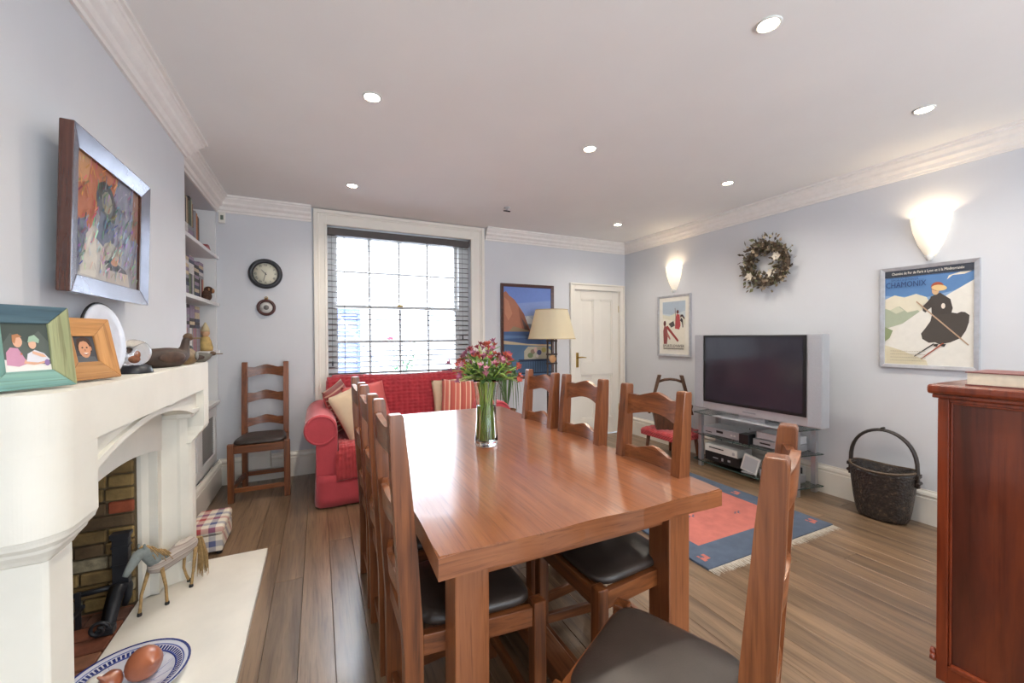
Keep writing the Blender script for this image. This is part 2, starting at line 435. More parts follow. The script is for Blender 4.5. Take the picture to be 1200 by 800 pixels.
bl = thing('venetian_blind', 'dark brown wooden venetian blind with open slats across the sash window', 'blind', (0, YB + 0.035, 0))
s = B(); s.box((0.088, -0.03, 2.305), (1.54, 0.03, 2.375), 0.004); s.done('headrail', M_SLAT, bl)
s = B(); s.box((0.09, -0.025, -0.002), (1.535, 0.025, 0.002), 0.0012, M=Matrix.Rotation(math.radians(13), 4, 'X'), seg=1)
sl = s.done('slat', M_SLAT, bl); zs = [2.285 - 0.0535 * i for i in range(25)]; sl.location.z = zs[0]
for z in zs[1:]:
    o = link('slat', sl.data, bl); o.location.z = z
s = B(); s.box((0.09, -0.025, 0.93), (1.535, 0.025, 0.948), 0.004); s.done('bottom_rail', M_SLAT, bl)
for tx in (0.24, 0.487, 0.795, 1.102, 1.38):
    s = B(); s.tube([(tx, -0.027, 2.31), (tx, -0.027, 0.94)], 0.0016, 5); s.tube([(tx, 0.027, 2.31), (tx, 0.027, 0.94)], 0.0016, 5); s.done('ladder_cord', M_SLAT, bl)
for cx_, z0 in ((0.125, 1.05), (1.46, 1.30)):
    s = B(); s.tube([(cx_, -0.034, 2.31), (cx_, -0.036, z0)], 0.0013, 5); s.lathe([(0.003, z0 + 0.02), (0.007, z0), (0.007, z0 - 0.025), (0.002, z0 - 0.03)], 8, (cx_, -0.036, 0)); s.done('pull_cord', M_BLACK, bl)

# the light well outside
b = B(); b.box((-3.0, 6.9, -0.6), (5.5, 7.1, 4.6)); outw = struct(b.done('wall_outside', plain('white_render', (0.85, 0.86, 0.88, 1), 0.9, 0.02, 2)))
b = B(); b.box((-3.0, YB + 0.3, -0.7), (5.5, 7.1, -0.6)); struct(b.done('floor_outside', plain('pale_paving', '#e2e1dd', 0.9)))
sh = thing('louvred_door', 'blue grey louvred door in the white wall outside the window', 'door', (0.405, 6.87, 0.2))
MSH = plain('blue_grey_paint', '#4c5a8e', 0.6)
s = B(); s.box((-0.2, -0.03, 0), (-0.155, 0.03, 1.56)); s.box((0.155, -0.03, 0), (0.2, 0.03, 1.56)); s.box((-0.155, -0.03, 0), (0.155, 0.03, 0.08)); s.box((-0.155, -0.03, 1.48), (0.155, 0.03, 1.56)); s.box((-0.155, -0.02, 0.76), (0.155, 0.02, 0.82)); s.done('door_frame', MSH, sh)
s = B(); s.box((-0.155, -0.022, -0.022), (0.155, 0.022, -0.014), M=Matrix.Rotation(0.7, 4, 'X')); lv = s.done('louvre', MSH, sh); lv.location.z = 0.13
for k in range(1, 22):
    if k in (10, 11): continue
    o = link('louvre', lv.data, sh); o.location.z = 0.13 + k * 0.0625
hr = B(); hr.tube([(0.25, 6.3, 1.62), (0.95, 6.3, 0.72), (1.25, 6.3, 0.68)], 0.02, 8); hr.tube([(0.72, 6.3, 1.0), (0.72, 6.3, -0.6)], 0.014, 6); hr.tube([(1.25, 6.3, 0.68), (1.25, 6.3, -0.6)], 0.014, 6)
tag(hr.done('stair_handrail', plain('pale_metal', '#8088ae', 0.4)), 'white metal stair handrail sloping down outside the window', 'handrail')
pl = thing('potted_shrub', 'leafy potted shrub with a pink flower standing outside the window', 'plant', (0.93, 5.05, 0.0))
MPL = plain('pale_leaf', '#4c7452', 0.6, 0.2); s = B()
s.lathe([(0.10, 0.5), (0.14, 0.74), (0.15, 0.75), (0.15, 0.78), (0.12, 0.78), (0.0, 0.74)], 16); s.box((-0.2, -0.16, -0.6), (0.2, 0.16, 0.5)); s.done('pot', plain('slate_pot', '#50587c', 0.7), pl)
s = B(); lf = B()
for k in range(16):
    a = random.uniform(0, 6.28); t = random.uniform(0.1, 0.2); h = random.uniform(0.95, 1.22)
    top = Vector((math.cos(a) * t * 1.3 + 0.03, math.sin(a) * t, h)); s.tube([(0, 0, 0.74), (top.x * 0.4, top.y * 0.4, 0.74 + (h - 0.74) * 0.6), top], 0.004, 5)
    for q in range(7):
        c = Vector((top.x * 0.6, top.y * 0.6, 0.85)).lerp(top, q / 6); L = 0.06; d = Vector((random.uniform(-1, 1), random.uniform(-1, 1), random.uniform(-.3, .6))).normalized(); w_ = d.cross(Vector((0, 0, 1))).normalized() * 0.016
        lf.poly([c, c + d * L * .5 + w_, c + d * L, c + d * L * .5 - w_])
s.done('stems', MPL, pl); o = lf.done('foliage', MPL, pl, recalc=False); o['kind'] = 'stuff'
s = B(); s.tube([(0, 0, 0.74), (-0.06, 0, 1.05), (-0.14, 0, 1.25)], 0.004, 5)
for k in range(7):
    a = k * 0.9; s.ball((-0.14 + 0.035 * math.cos(a), 0.035 * math.sin(a), 1.27 + 0.012 * (k % 3)), (0.026, 0.026, 0.018), 8, 6)
s.done('flower', plain('rose_petal', '#8e2c48', 0.6), pl)

# ------------------------------------------------------------------ door
d1 = B(); DX0, DX1, DT = 2.954, 3.676, 1.897; yd = YB + 0.012
for (x0, x1, z0, z1) in ((DX0, DX0 + .105, 0.008, DT), (DX1 - .105, DX1, 0.008, DT), (DX0 + .105, DX1 - .105, 0.008, 0.22), (DX0 + .105, DX1 - .105, 0.80, 0.96), (DX0 + .105, DX1 - .105, DT - .115, DT), (3.268, 3.362, 0.22, 0.80), (3.268, 3.362, 0.96, DT - .115)):
    d1.box((x0, yd, z0), (x1, yd + 0.04, z1), 0.003)
door = struct(d1.done('door_1', M_TRIM), 'cream painted four panel door beside the standard lamp')
for (x0, x1) in ((DX0 + .105, 3.268), (3.362, DX1 - .105)):
    for (z0, z1) in ((0.22, 0.80), (0.96, DT - .115)):
        s = B(); s.box((x0, yd + 0.016, z0), (x1, yd + 0.035, z1))
        for q in ((x0, x0 + .018, z0, z1), (x1 - .018, x1, z0, z1), (x0 + .018, x1 - .018, z0, z0 + .018), (x0 + .018, x1 - .018, z1 - .018, z1)):
            s.box((q[0], yd + 0.006, q[2]), (q[1], yd + 0.02, q[3]), 0.005)
        s.done('door_panel', M_TRIM, door)
s = B(); s.box((2.985, yd - 0.006, 0.90), (3.025, yd, 1.09), 0.003); s.cyl((3.005, yd, 1.03), (3.005, yd - 0.05, 1.03), 0.009, n=10)
s.tube([(3.005, yd - 0.05, 1.03), (3.05, yd - 0.052, 1.032), (3.11, yd - 0.05, 1.026)], [0.009, 0.008, 0.006], 8); s.done('door_handle', M_BRASS, door)
for hz in (0.3, 1.62):
    s = B(); s.cyl((DX1 + 0.003, yd - 0.004, hz), (DX1 + 0.003, yd - 0.004, hz + 0.09), 0.006, n=8); s.done('hinge', M_BRASS, door)
b = B()
for (x0, x1, z0, z1) in ((2.877, 2.95, 0, 1.98), (3.68, 3.753, 0, 1.98), (2.95, 3.68, 1.90, 1.98)):
    b.box((x0, YB - 0.022, z0), (x1, YB + 0.0, z1), 0.004)
for (x0, x1, z0, z1) in ((2.877, 2.899, 0, 1.98), (3.731, 3.753, 0, 1.98), (2.899, 3.731, 1.958, 1.98)):
    b.box((x0, YB - 0.034, z0), (x1, YB - 0.02, z1), 0.005)
b.box((2.945, YB, 0), (2.953, YB + 0.1, 1.905)); b.box((3.677, YB, 0), (3.685, YB + 0.1, 1.905)); b.box((2.953, YB, 1.898), (3.677, YB + 0.1, 1.905))
struct(b.done('trim_4', M_TRIM))

# ------------------------------------------------------------------ ceiling spotlights
def downlight(x, y, label):
    t = thing('ceiling_spotlight', label, 'spotlight', (x, y, ZC), 0, 'recessed ceiling spotlights')
    s = B(); s.lathe([(0.036, -0.0005), (0.048, -0.0005), (0.047, -0.006), (0.040, -0.008), (0.036, -0.004)], 24); s.done('trim_ring', M_WHPL, t)
    s = B(); s.lathe([(0.0, -0.002), (0.036, -0.002)], 20); s.done('lamp_face', emit('lamp_glow', (1, 0.93, 0.82, 1), 26), t, recalc=False)
    d = bpy.data.lights.new('spot', 'SPOT'); d.energy = SPOT_POWER; d.color = (1, 0.92, 0.80); d.spot_size = math.radians(150); d.spot_blend = 1.0; d.shadow_soft_size = 0.035
    o = bpy.data.objects.new('bulb', d); COL.objects.link(o); o.parent = t; o.location = (0, 0, -0.012)
DL = [(0.262, 3.56, 'small recessed spotlight in the ceiling nearest the window blind'), (0.262, 2.21, 'recessed ceiling spotlight above the left side of the dining table, in the middle row'),
      (1.63, 2.21, 'recessed ceiling spotlight near the middle of the ceiling'), (3.01, 3.57, 'small recessed ceiling spotlight nearest the cream door'),
      (3.01, 2.23, 'recessed ceiling spotlight in front of the dried wreath'), (3.02, 1.05, 'recessed ceiling spotlight in front of the nearer wall sconce'),
      (1.63, 1.03, 'largest bright ceiling spotlight, nearest the viewer at the top')]
for a in DL: downlight(*a)
for q in ((0.262, 1.03, 'recessed ceiling spotlight above the near left table corner, just out of the picture'), (1.63, -0.6, 'recessed ceiling spotlight behind the viewer, the left of two'), (3.0, -0.6, 'recessed ceiling spotlight behind the viewer, the right of two')): downlight(*q)
t = thing('ceiling_fitting', 'tiny dark sprinkler like fitting on the ceiling in front of the window', 'fitting', (1.645, 3.548, ZC))
s = B(); s.lathe([(0.03, 0.0), (0.028, -0.006), (0.012, -0.01), (0.012, -0.03), (0.0, -0.032)], 14); s.done('cap', M_SILVER, t)
s = B(); s.box((-0.035, -0.006, -0.04), (0.035, 0.006, -0.03), 0.002); s.done('deflector', M_BLKPL, t)

#==FIREPLACE
fp = thing('fireplace', 'carved cream limestone fireplace surround with brick lined hearth opening', 'fireplace')
XM = -0.565; CY = 2.07; e = 0.002
b = B()
rnd = [(-.645 + .08 * math.sin(k * PI / 36), 1.415 - .08 * math.cos(k * PI / 36)) for k in range(19)]
top_plan = [(XL + e, 1.335)] + rnd + [(XM, 2.815), (XM - .012, 2.828), (XL + e, 2.828)]
b.prism(top_plan, 1.0215, 1.168, 'z', 0.006, top=True); b.done('mantel_shelf', M_STONE, fp)
def loft(b, A, za, C, zc):
    lo = [b.bm.verts.new((p[0], p[1], za)) for p in A]; hi = [b.bm.verts.new((p[0], p[1], zc)) for p in C]; n = len(A)
    b.bm.faces.new(lo[::-1]); b.bm.faces.new(hi)
    for i in range(n): b.bm.faces.new((lo[i], lo[(i + 1) % n], hi[(i + 1) % n], hi[i]))
def rect(x0, x1, y0, y1): return [(x0, y0), (x1, y0), (x1, y1), (x0, y1)]
zz = [(0.0, 0.8245), (0.10, 0.812), (0.14, 0.805), (0.42, 0.79), (0.48, 0.781), (0.82, 0.762), (1.0, 0.748)]
def lerp2(A, C, k): return [(p[0] + (q[0] - p[0]) * k, p[1] + (q[1] - p[1]) * k) for p, q in zip(A, C)]
SIDES = (
    dict(blk=[(XL + e, 2.707), (XM, 2.707), (XM, 2.815), (XM - .012, 2.828), (XL + e, 2.828)], c0=rect(XL + e, XM, 2.707, 2.828), c1=rect(XL + e, -.612, 2.655, 2.752),
         leg=[(XL + e, 2.752), (-.622, 2.752), (-.612, 2.744), (-.612, 2.678), (-.625, 2.662), (XL + e, 2.648)],
         plinth=[(-.70, 2.758), (-.604, 2.758), (-.604, 2.674), (-.622, 2.654), (-.70, 2.636)],
         jamb=[(-.625, 2.660), (-.655, 2.644), (-.668, 2.644), (-.722, 2.618), (-.735, 2.606), (-.756, 2.570), (-.783, 2.547), (-.80, 2.547), (-.80, 2.566), (XL + e, 2.566), (XL + e, 2.647)],
         imp=[(-.60, 2.61), (-.60, 2.70), (-.725, 2.70), (-.725, 2.60), (-.65, 2.585)]),
    dict(blk=[(XL + e, 1.335)] + rnd + [(XM, 1.535), (XL + e, 1.535)], c0=[(XL + e, 1.335)] + rnd + [(XM, 1.535), (XL + e, 1.535)], c1=[(XL + e, 1.40)] + [(-.622 + .010 * math.sin(k * PI / 36), 1.41 - .01 * math.cos(k * PI / 36)) for k in range(19)] + [(-.612, 1.522), (XL + e, 1.522)],
         leg=[(XL + e, 1.532), (-.625, 1.528), (-.612, 1.514), (-.612, 1.408), (-.622, 1.40), (XL + e, 1.40)],
         plinth=[(-.70, 1.538), (-.622, 1.534), (-.604, 1.518), (-.604, 1.394), (-.70, 1.394)],
         jamb=[(XL + e, 1.533), (XL + e, 1.574), (-.80, 1.574), (-.80, 1.593), (-.783, 1.593), (-.756, 1.570), (-.735, 1.552), (-.722, 1.540)],
         imp=[(-.60, 1.50), (-.60, 1.56), (-.65, 1.58), (-.725, 1.56), (-.725, 1.50)]))
for S in SIDES:
    s = B(); s.prism(S['blk'], 0.825, 1.0213, 'z'); s.done('corner_block', M_STONE, fp)
    s = B()
    for (k0, z0), (k1, z1) in zip(zz, zz[1:]): loft(s, lerp2(S['c0'], S['c1'], k1), z1, lerp2(S['c0'], S['c1'], k0), z0)
    bmesh.ops.remove_doubles(s.bm, verts=s.bm.verts[:], dist=1e-5); s.done('corbel', M_STONE, fp)
    s = B(); s.prism(S['leg'], 0.0315, 0.747, 'z', 0.003); s.prism(S['plinth'], 0.0315, 0.12, 'z', 0.004); s.done('leg', M_STONE, fp)
    s = B(); s.prism(S['jamb'], 0.0315, 0.885, 'z', 0.002); s.done('jamb', M_STONE, fp)
    s = B(); s.prism(S['imp'], 0.888, 0.914, 'z', 0.006); s.done('impost', M_STONE, fp)
def archline(ys, zs_, za, yc, n=14):
    return [(ys + (yc - ys) * k / n, zs_ + (za - zs_) * (math.sin(k / n * PI / 2) ** 0.9)) for k in range(n + 1)]
L = archline(1.537, 0.908, 0.992, CY); lin = L + [(2 * CY - y, z) for y, z in L[::-1][1:]] + [(2.706, 0.908)]
s = B(); s.prism([(1.537, 1.0215)] + lin + [(2.706, 1.0215)], -0.70, -0.598, 'x', 0.0); s.done('arch_lintel', M_STONE, fp)
lo_m = lin; hi_m = [(y, z + 0.022) for y, z in lin]
s = B(); s.prism(lo_m + hi_m[::-1], -0.5985, -0.583, 'x', 0.005); s.done('arch_moulding', M_STONE, fp)
L = archline(FO0 + 0.01, 0.748, 0.805, CY); sl_ = L + [(2 * CY - y, z) for y, z in L[::-1][1:] if 2 * CY - y < FO1]
s = B(); s.prism([(FO0 + 0.01, 0.998)] + sl_ + [(FO1 - .002, .998)], -0.80, -0.702, 'x', 0.0); s.done('slip_arch', M_STONE, fp)
# firebox
BRM = [plain('sooty_brick_a', '#7d6640', 0.9, 0.3, 16, 0.6, 70), plain('sooty_brick_b', '#8c7448', 0.9, 0.3, 16, 0.6, 70), plain('sooty_brick_c', '#66523a', 0.9, 0.3, 16, 0.6, 70), plain('red_brick', '#9a4f34', 0.9, 0.25, 16, 0.6, 70), plain('grey_brick', '#94896f', 0.9, 0.35, 30, 0.6, 70)]
MORT = plain('mortar', '#75644a', 0.95, 0.2, 30)
s = B(); s.box((-1.165, FO0 + .002, 0.0), (-1.155, FO1 - .0, 0.998)); s.box((-1.155, FO1 + .0, 0.0), (-0.803, FO1 + .011, 0.998)); s.box((-1.155, FO0 + .002, 0), (-0.803, FO0 + .008, 0.998)); s.box((-1.155, FO0 + .008, 0.985), (-0.803, FO1, 0.997)); s.box((-1.155, FO0 + .008, 0.001), (-0.803, FO1, 0.006))
s.done('firebox_lining', MORT, fp)
random.seed(11)
def brick(lo, hi, m):
    s = B(); s.box(lo, hi, 0.005, seg=1); s.done('brick', m, fp)
for r in range(15):
    z0 = 0.03 + r * 0.063; xs = -0.805 - (0.11 if r % 2 else 0)
    edges = ([-0.805, -0.905] if r % 2 else [-0.805]); 
    while edges[-1] > -1.15: edges.append(max(-1.152, edges[-1] - random.choice((0.11, 0.19, 0.2))))
    for xa, xb in zip(edges, edges[1:]):
        if xa - xb < 0.03: continue
        m = BRM[3] if (r == 7 and xa > -0.82) else random.choice(BRM[:3] + [BRM[1], BRM[4]] if r < 9 else BRM[:3])
        p = random.uniform(0, 0.006); brick((xb + .004, FO1 - 0.02 - p, z0), (xa - .004, FO1 - 0.0005, z0 + 0.055), m)
for r in range(15):
    z0 = 0.03 + r * 0.063; y = FO0 + 0.01 - (0.1 if r % 2 else 0)
    while y < FO1 - 0.03:
        ya, yb = max(y, FO0 + 0.01), min(y + 0.2, FO1 - 0.03)
        if yb - ya > 0.03: brick((-1.1545, ya + .004, z0), (-1.135, yb - .004, z0 + 0.055), random.choice(BRM[:3]))
        y += 0.205
FLM = [plain('hearth_brick_a', '#7a4632', 0.85, 0.3, 14, 0.4, 60), plain('hearth_brick_b', '#66463a', 0.85, 0.3, 14, 0.4, 60), plain('hearth_brick_c', '#8a5c44', 0.85, 0.3, 14, 0.4, 60)]
y = FO0 + 0.01; r = 0
while y < FO1 - 0.03:
    xx = -0.806 if r % 2 else -0.756
    while xx > -1.13:
        x1 = min(xx, -0.806); x0 = max(xx - 0.2, -1.133)
        if x1 - x0 > 0.02: s = B(); s.box((x0 + .003, y + .003, 0.007), (x1 - .003, min(y + .1, FO1 - 0.024) - .003, 0.026), 0.004, seg=1); s.done('hearth_brick', random.choice(FLM), fp)
        xx -= 0.2
    y += 0.103; r += 1
s = B(); s.box((-0.8, 1.06, 0.0005), (-0.287, 2.845, 0.03), 0.004); tag(s.done('hearth_slab', M_HEARTH), 'pale stone hearth slab lying in front of the fireplace', 'hearth')

# fire dog with curled feet
fd = thing('fire_dog', 'tall black iron fire dog with curled foot inside the brick fireplace', 'andiron', (-0.838, 2.485, 0.0305))
s = B(); s.box((-0.03, -0.016, 0.13), (0.03, 0.016, 0.34), 0.003); s.prism([(-0.03, 0.34), (0.03, 0.34), (0.036, 0.352), (0.036, 0.366), (-0.036, 0.366), (-0.036, 0.352)], -0.022, 0.022, 'y', 0.002); s.box((-0.033, -0.019, 0.215), (0.033, 0.019, 0.222)); s.box((-0.033, -0.019, 0.30), (0.033, 0.019, 0.307)); s.done('post', M_BLACK, fd)
s = B(); foot = []
for k in range(12):
    a = PI / 2 + k / 11 * PI * 0.75; foot.append((0, -0.02 - 0.10 * (k / 11) ** 1 * 1.4, 0.135 - 0.13 * (k / 11) ** 1.6))
A = [Vector(p) for p in foot]
s.tube(foot, [0.03 - 0.006 * k / 11 for k in range(12)], 4, flatten=(1.1, 0.42)); s.box((-0.03, -0.185, 0.0), (0.03, -0.145, 0.03), 0.004)
s.done('front_foot', M_BLACK, fd)
s = B(); s.tube([(0.0, 0.005, 0.14), (0.012, 0.018, 0.13), (0.016, 0.026, 0.10), (0.012, 0.026, 0.05), (0.0, 0.024, 0.012)], [0.018, 0.017, 0.016, 0.015, 0.012], 8); s.done('back_foot', M_BLACK, fd)
s = B(); s.tube([(-0.03, 0, 0.12), (-0.10, 0.0, 0.115), (-0.2, 0, 0.11)], 0.012, 6); s.tube([(-0.2, 0, 0.11), (-0.2, 0, 0.0)], 0.012, 6); s.done('log_bar', M_BLACK, fd)
s = B(); sc_ = [(0.035 * (1 - k / 26) * math.cos(k * 0.42), 0.035 + 0.035 * (1 - k / 26) * math.sin(k * 0.42)) for k in range(20)]
s.tube([(-0.015 + p[0], -0.19, p[1]) for p in sc_], 0.007, 6); s.tube([(0.02, -0.165, 0.018), (0.02, -0.19, 0.035)], 0.007, 6); s.done('scroll', M_BLACK, fd)
fb = thing('fire_basket', 'dark iron fire grate bars at the back of the brick fireplace', 'grate', (-1.01, 2.28, 0.026))
s = B(); s.box((-0.10, -0.16, 0.0), (-0.085, -0.145, 0.16)); s.box((0.05, -0.16, 0.0), (0.065, -0.145, 0.16)); s.box((-0.10, 0.13, 0.0), (-0.085, 0.145, 0.16)); s.box((0.04, 0.13, 0.0), (0.055, 0.145, 0.16)); s.done('frame', M_BLACK, fb)
for k in range(5):
    s = B(); xx = -0.09 + k * 0.036; s.box((xx, -0.16, 0.085), (xx + 0.014, 0.145, 0.10), 0.002); s.done('bar', M_BLACK, fb)
for k, (lx, lz, ln) in enumerate(((-0.06, 0.135, 0.26), (0.0, 0.13, 0.22), (-0.02, 0.178, 0.2))):
    s = B(); s.tube([(-0.0, -ln / 2, 0), (0.004, 0, 0.004), (0, ln / 2, 0)], [0.026, 0.03, 0.026], 9)
    o = tag(s.done('log', plain('charred_log', '#2c241e', 0.95, 0.4, 20, 0.5, 60)), ['rear charred log lying on the grate in the brick fireplace', 'front charred log lying on the grate in the brick fireplace', 'topmost charred log stacked on the grate in the brick fireplace'][k], 'log', 'logs on the fire grate'); o.location = (-1.01 + lx, 2.28, 0.026 + lz); o.rotation_euler.z = 0.1 * k

#==ALCOVE
random.seed(21)
bc = thing('alcove_bookcase', 'white built in bookcase filling the alcove beyond the fireplace', 'bookcase', (0, 0, 0))
AX0, AX1, AY0, AY1 = -1.128, -0.80, 3.102, 4.336
s = B(); s.box((AX0, AY0, 0.76), (AX0 + 0.012, AY1, 2.40)); s.done('back_panel', M_WHITE, bc)
for (ya, yb) in ((AY0, AY0 + 0.02), (AY1 - 0.03, AY1 - 0.001)):
    s = B(); s.box((AX0 + 0.012, ya, 0.76), (AX1 + 0.0, yb, 2.403), 0.002); s.done('side_panel', M_WHITE, bc)
SHZ = [2.016, 1.606, 1.196]
for z in SHZ:
    s = B(); s.box((AX0 + 0.012, AY0 + 0.021, z - 0.028), (AX1 + 0.012, AY1 - 0.031, z), 0.003); s.box((AX1, AY1 - 0.04, z - 0.028), (AX1 + 0.02, AY1 - 0.003, z), 0.004); s.done('shelf', M_WHITE, bc)
s = B(); s.box((AX0, AY0, 0.728), (AX1 + 0.015, AY1 - 0.003, 0.758), 0.004); s.done('worktop', M_WHITE, bc)
s = B(); s.box((AX0, AY0 + .005, 0.0), (AX1 - 0.022, AY1 - 0.003, 0.727)); s.done('carcass', M_WHITE, bc)
for (ya, yb) in ((3.12, 3.705), (3.711, 4.26)):
    s = B()
    for q in ((ya, ya + .07, .25, .715), (yb - .07, yb, .25, .715), (ya + .07, yb - .07, .25, .32), (ya + .07, yb - .07, .645, .715)): s.box((AX1 - 0.0215, q[0], q[2]), (AX1, q[1], q[3]), 0.003)
    dr = s.done('door', M_WHITE, bc)
    s = B(); y = ya + .072
    while y < yb - .075: s.box((AX1 - 0.016, y, .322), (AX1 - 0.013, y + .004, .643)); y += 0.013
    z = .325
    while z < .64: s.box((AX1 - 0.013, ya + .071, z), (AX1 - 0.010, yb - .071, z + .004)); z += 0.013
    g = s.done('grille', plain('grey_mesh', '#8c8a86', 0.5), dr); g['kind'] = 'stuff'
# books, discs and ornaments: each one its own object
BK = {'red': '#9c4436', 'orange': '#b8703e', 'brown': '#6e4c3a', 'grey': '#8d8c90', 'white': '#c9c6c4', 'dark blue': '#43465a', 'cream': '#bfae92', 'purple': '#8c7c90', 'black': '#39363a', 'green': '#68745a'}
SHN = ['top', 'second', 'third']
BN = {}
def ordw(n):
    return str(n) + ('th' if 10 < n % 100 < 14 else {1: 'st', 2: 'nd', 3: 'rd'}.get(n % 10, 'th'))
def book(y, z, th, h, dep, col, si, lying=False, tilt=0.0, xf=-0.855):
    k = (round(th, 3), round(h, 3), col, lying)
    s = B()
    if lying: s.box((-dep, -h / 2, 0), (0, h / 2, th), 0.0015, seg=1); s.box((-dep + .004, -h / 2 - .0003, .003), (-.004, h / 2 + .0003, th - .003))
    else: s.box((-dep, -th / 2, 0), (0, th / 2, h), 0.0015, seg=1)
    o = s.done('book', plain('cover_' + col.replace(' ', '_'), BK[col], 0.6, 0.15, 40))
    BN[(si, lying)] = BN.get((si, lying), 0) + 1
    tag(o, ('%s book lying flat, %s from the lower left on the %s alcove shelf' if lying else '%s spined standing book, %s from the left on the %s alcove shelf') % (col, ordw(BN[(si, lying)]), SHN[si]), 'book', '%s books on the %s alcove shelf' % ('stacked' if lying else 'standing', SHN[si]))
    o.location = (xf, y, z); o.rotation_euler.x = tilt
    return o
cols = list(BK)
z0 = SHZ[0]; y = 3.45
while y < 3.86:                      # lower tier: pale boxes in flat stacks; upper tier: standing books on top
    z = z0 + 0.0005
    for k in range(4): book(y + 0.068, z, 0.031, 0.13, 0.15, random.choice(['white', 'grey', 'white', 'purple']), 0, True); z += 0.0315
    yy = y + 0.015
    while yy < y + 0.13:
        th = random.uniform(.016, .026); book(yy + th / 2, z, th, random.uniform(.17, .22), 0.13, random.choice(['orange', 'brown', 'red', 'brown', 'cream', 'green', 'black']), 0); yy += th + 0.002
    y += 0.14
yy = 3.885
while yy < 4.03:
    th = random.uniform(.018, .03); book(yy + th / 2, z0 + .0005, th, random.uniform(.24, .31), 0.14, random.choice(['orange', 'green', 'grey', 'brown', 'black']), 0); yy += th + .003
z0 = SHZ[1]; y = 3.46
while y < 4.03:
    z = z0 + .0005; yy = y
    if int((y - 3.46) / 0.14 + .5) % 2 == 0:
        while yy < y + .125:
            th = random.uniform(.016, .03); book(yy + th / 2, z, th, 0.175, 0.13, random.choice(['cream', 'black', 'white', 'green', 'grey', 'red']), 1); yy += th + .002
        z += 0.1755
        for k in range(5): book(y + .065, z, 0.026, 0.125, 0.14, random.choice(['purple', 'white', 'grey', 'cream', 'dark blue']), 1, True); z += .0265
    else:
        for k in range(11): book(y + .065, z, 0.026, 0.125, 0.14, random.choice(['purple', 'grey', 'black', 'dark blue', 'white', 'cream']), 1, True); z += .0265
    y += 0.14
z0 = SHZ[2]; y = 3.46
while y < 4.0:
    z = z0 + .0005; yy = y
    while yy < y + .125:
        th = random.uniform(.014, .026); book(yy + th / 2, z, th, 0.18, 0.12, random.choice(['purple', 'grey', 'white', 'red', 'purple']), 2); yy += th + .002
    z += .1805
    for k in range(7): book(y + .065, z, 0.024, 0.125, 0.14, random.choice(['purple', 'grey', 'dark blue', 'purple', 'cream', 'black']), 2, True); z += .0245
    y += 0.14
t = thing('toy_car', 'small red and grey toy car at the right end of the top alcove shelf', 'toy', (-0.845, 4.16, SHZ[0]))
s = B(); s.prism([(-.07, .012), (.07, .012), (.075, .035), (.04, .04), (.02, .062), (-.03, .062), (-.05, .04), (-.072, .036)], -.025, .025, 'x', 0.004); s.done('body', plain('toy_red', '#a84e50', .4), t)
for yy in (-.045, .045):
    s = B(); s.cyl((-.028, yy, .014), (.028, yy, .014), .014, n=12); s.done('wheels', M_BLKPL, t)
t = thing('monkey_figurine', 'curled brown furry animal figurine on the second alcove shelf', 'figurine', (-0.84, 4.15, SHZ[1])); MF = plain('brown_fur', '#4b3122', .9, .35, 60, .6, 150)
s = B(); s.ball((0, 0, .045), (.04, .06, .045)); s.ball((.01, .035, .095), (.034, .036, .034)); s.ball((.012, -.05, .03), (.03, .035, .03)); s.tube([(.01, -.06, .02), (.02, -.09, .01), (.02, -.11, .012)], [.012, .01, .006], 6); s.done('body', MF, t)
s = B(); s.ball((.04, .036, .092), (.012, .02, .02)); s.ball((.02, .072, .1), (.006, .012, .012)); s.ball((.02, .0, .1), (.006, .012, .012)); s.done('face', plain('tan_face', '#a5764e', .7), t)
t = thing('gnome_figurine', 'small cream and straw coloured doll leaning by the books on the third alcove shelf', 'figurine', (-0.835, 4.085, SHZ[2]))
s = B(); s.lathe([(.05, 0), (.052, .03), (.04, .08), (.026, .115), (.0, .12)], 16); s.done('robe', plain('straw_cloth', '#c0a468', .8, .2, 30), t)
s = B(); s.ball((0, 0, .145), (.03, .03, .032)); s.done('head', plain('doll_skin', '#cfa57e', .6), t)
s = B(); s.lathe([(.032, .158), (.024, .19), (.008, .225), (0, .235)], 14); s.done('hat', plain('cream_felt', '#d3c29a', .8), t)
o = book(4.165, SHZ[2] + .001, .012, .2, .12, 'white', 2); o.rotation_euler.x = 0.14; o['label'] = 'slim white book leaning beside the doll on the third alcove shelf'; del o['group']

# wall sensor in the corner, low boxed ledge under the chair
t = thing('wall_sensor', 'small cream alarm sensor high in the left corner beneath the cornice', 'sensor', (-0.755, YB, 2.355))
s = B(); s.box((-.022, -.03, -.045), (.026, 0, .045), .005); s.done('housing', M_TRIM, t); s = B(); s.box((-.008, -.0325, -.02), (.014, -.03, .02), .002); s.done('lens', plain('sensor_green', '#6a7466', .3), t)
o = B(); o.box((-.60, YB - .075, .235), (-.40, YB - .0005, .285), .004); o.box((-.60, YB - .075, .12), (-.40, YB - .026, .235), .004); tag(o.done('boxed_ledge', M_TRIM), 'small cream boxed ledge on the wall behind the lone chair', 'ledge')
o = B(); o.box((-.595, YB - .06, .2855), (-.52, YB - .02, .312), .004); o.mi = 1; o.box((-.585, YB - .0612, .29), (-.555, YB - .06, .307)); tag(o.done('small_packet', [plain('packet_dark', '#3f4136', .6), plain('packet_yellow', '#c9a83c', .6)]), 'tiny dark packet with a yellow patch on the ledge under the lone chair', 'packet')

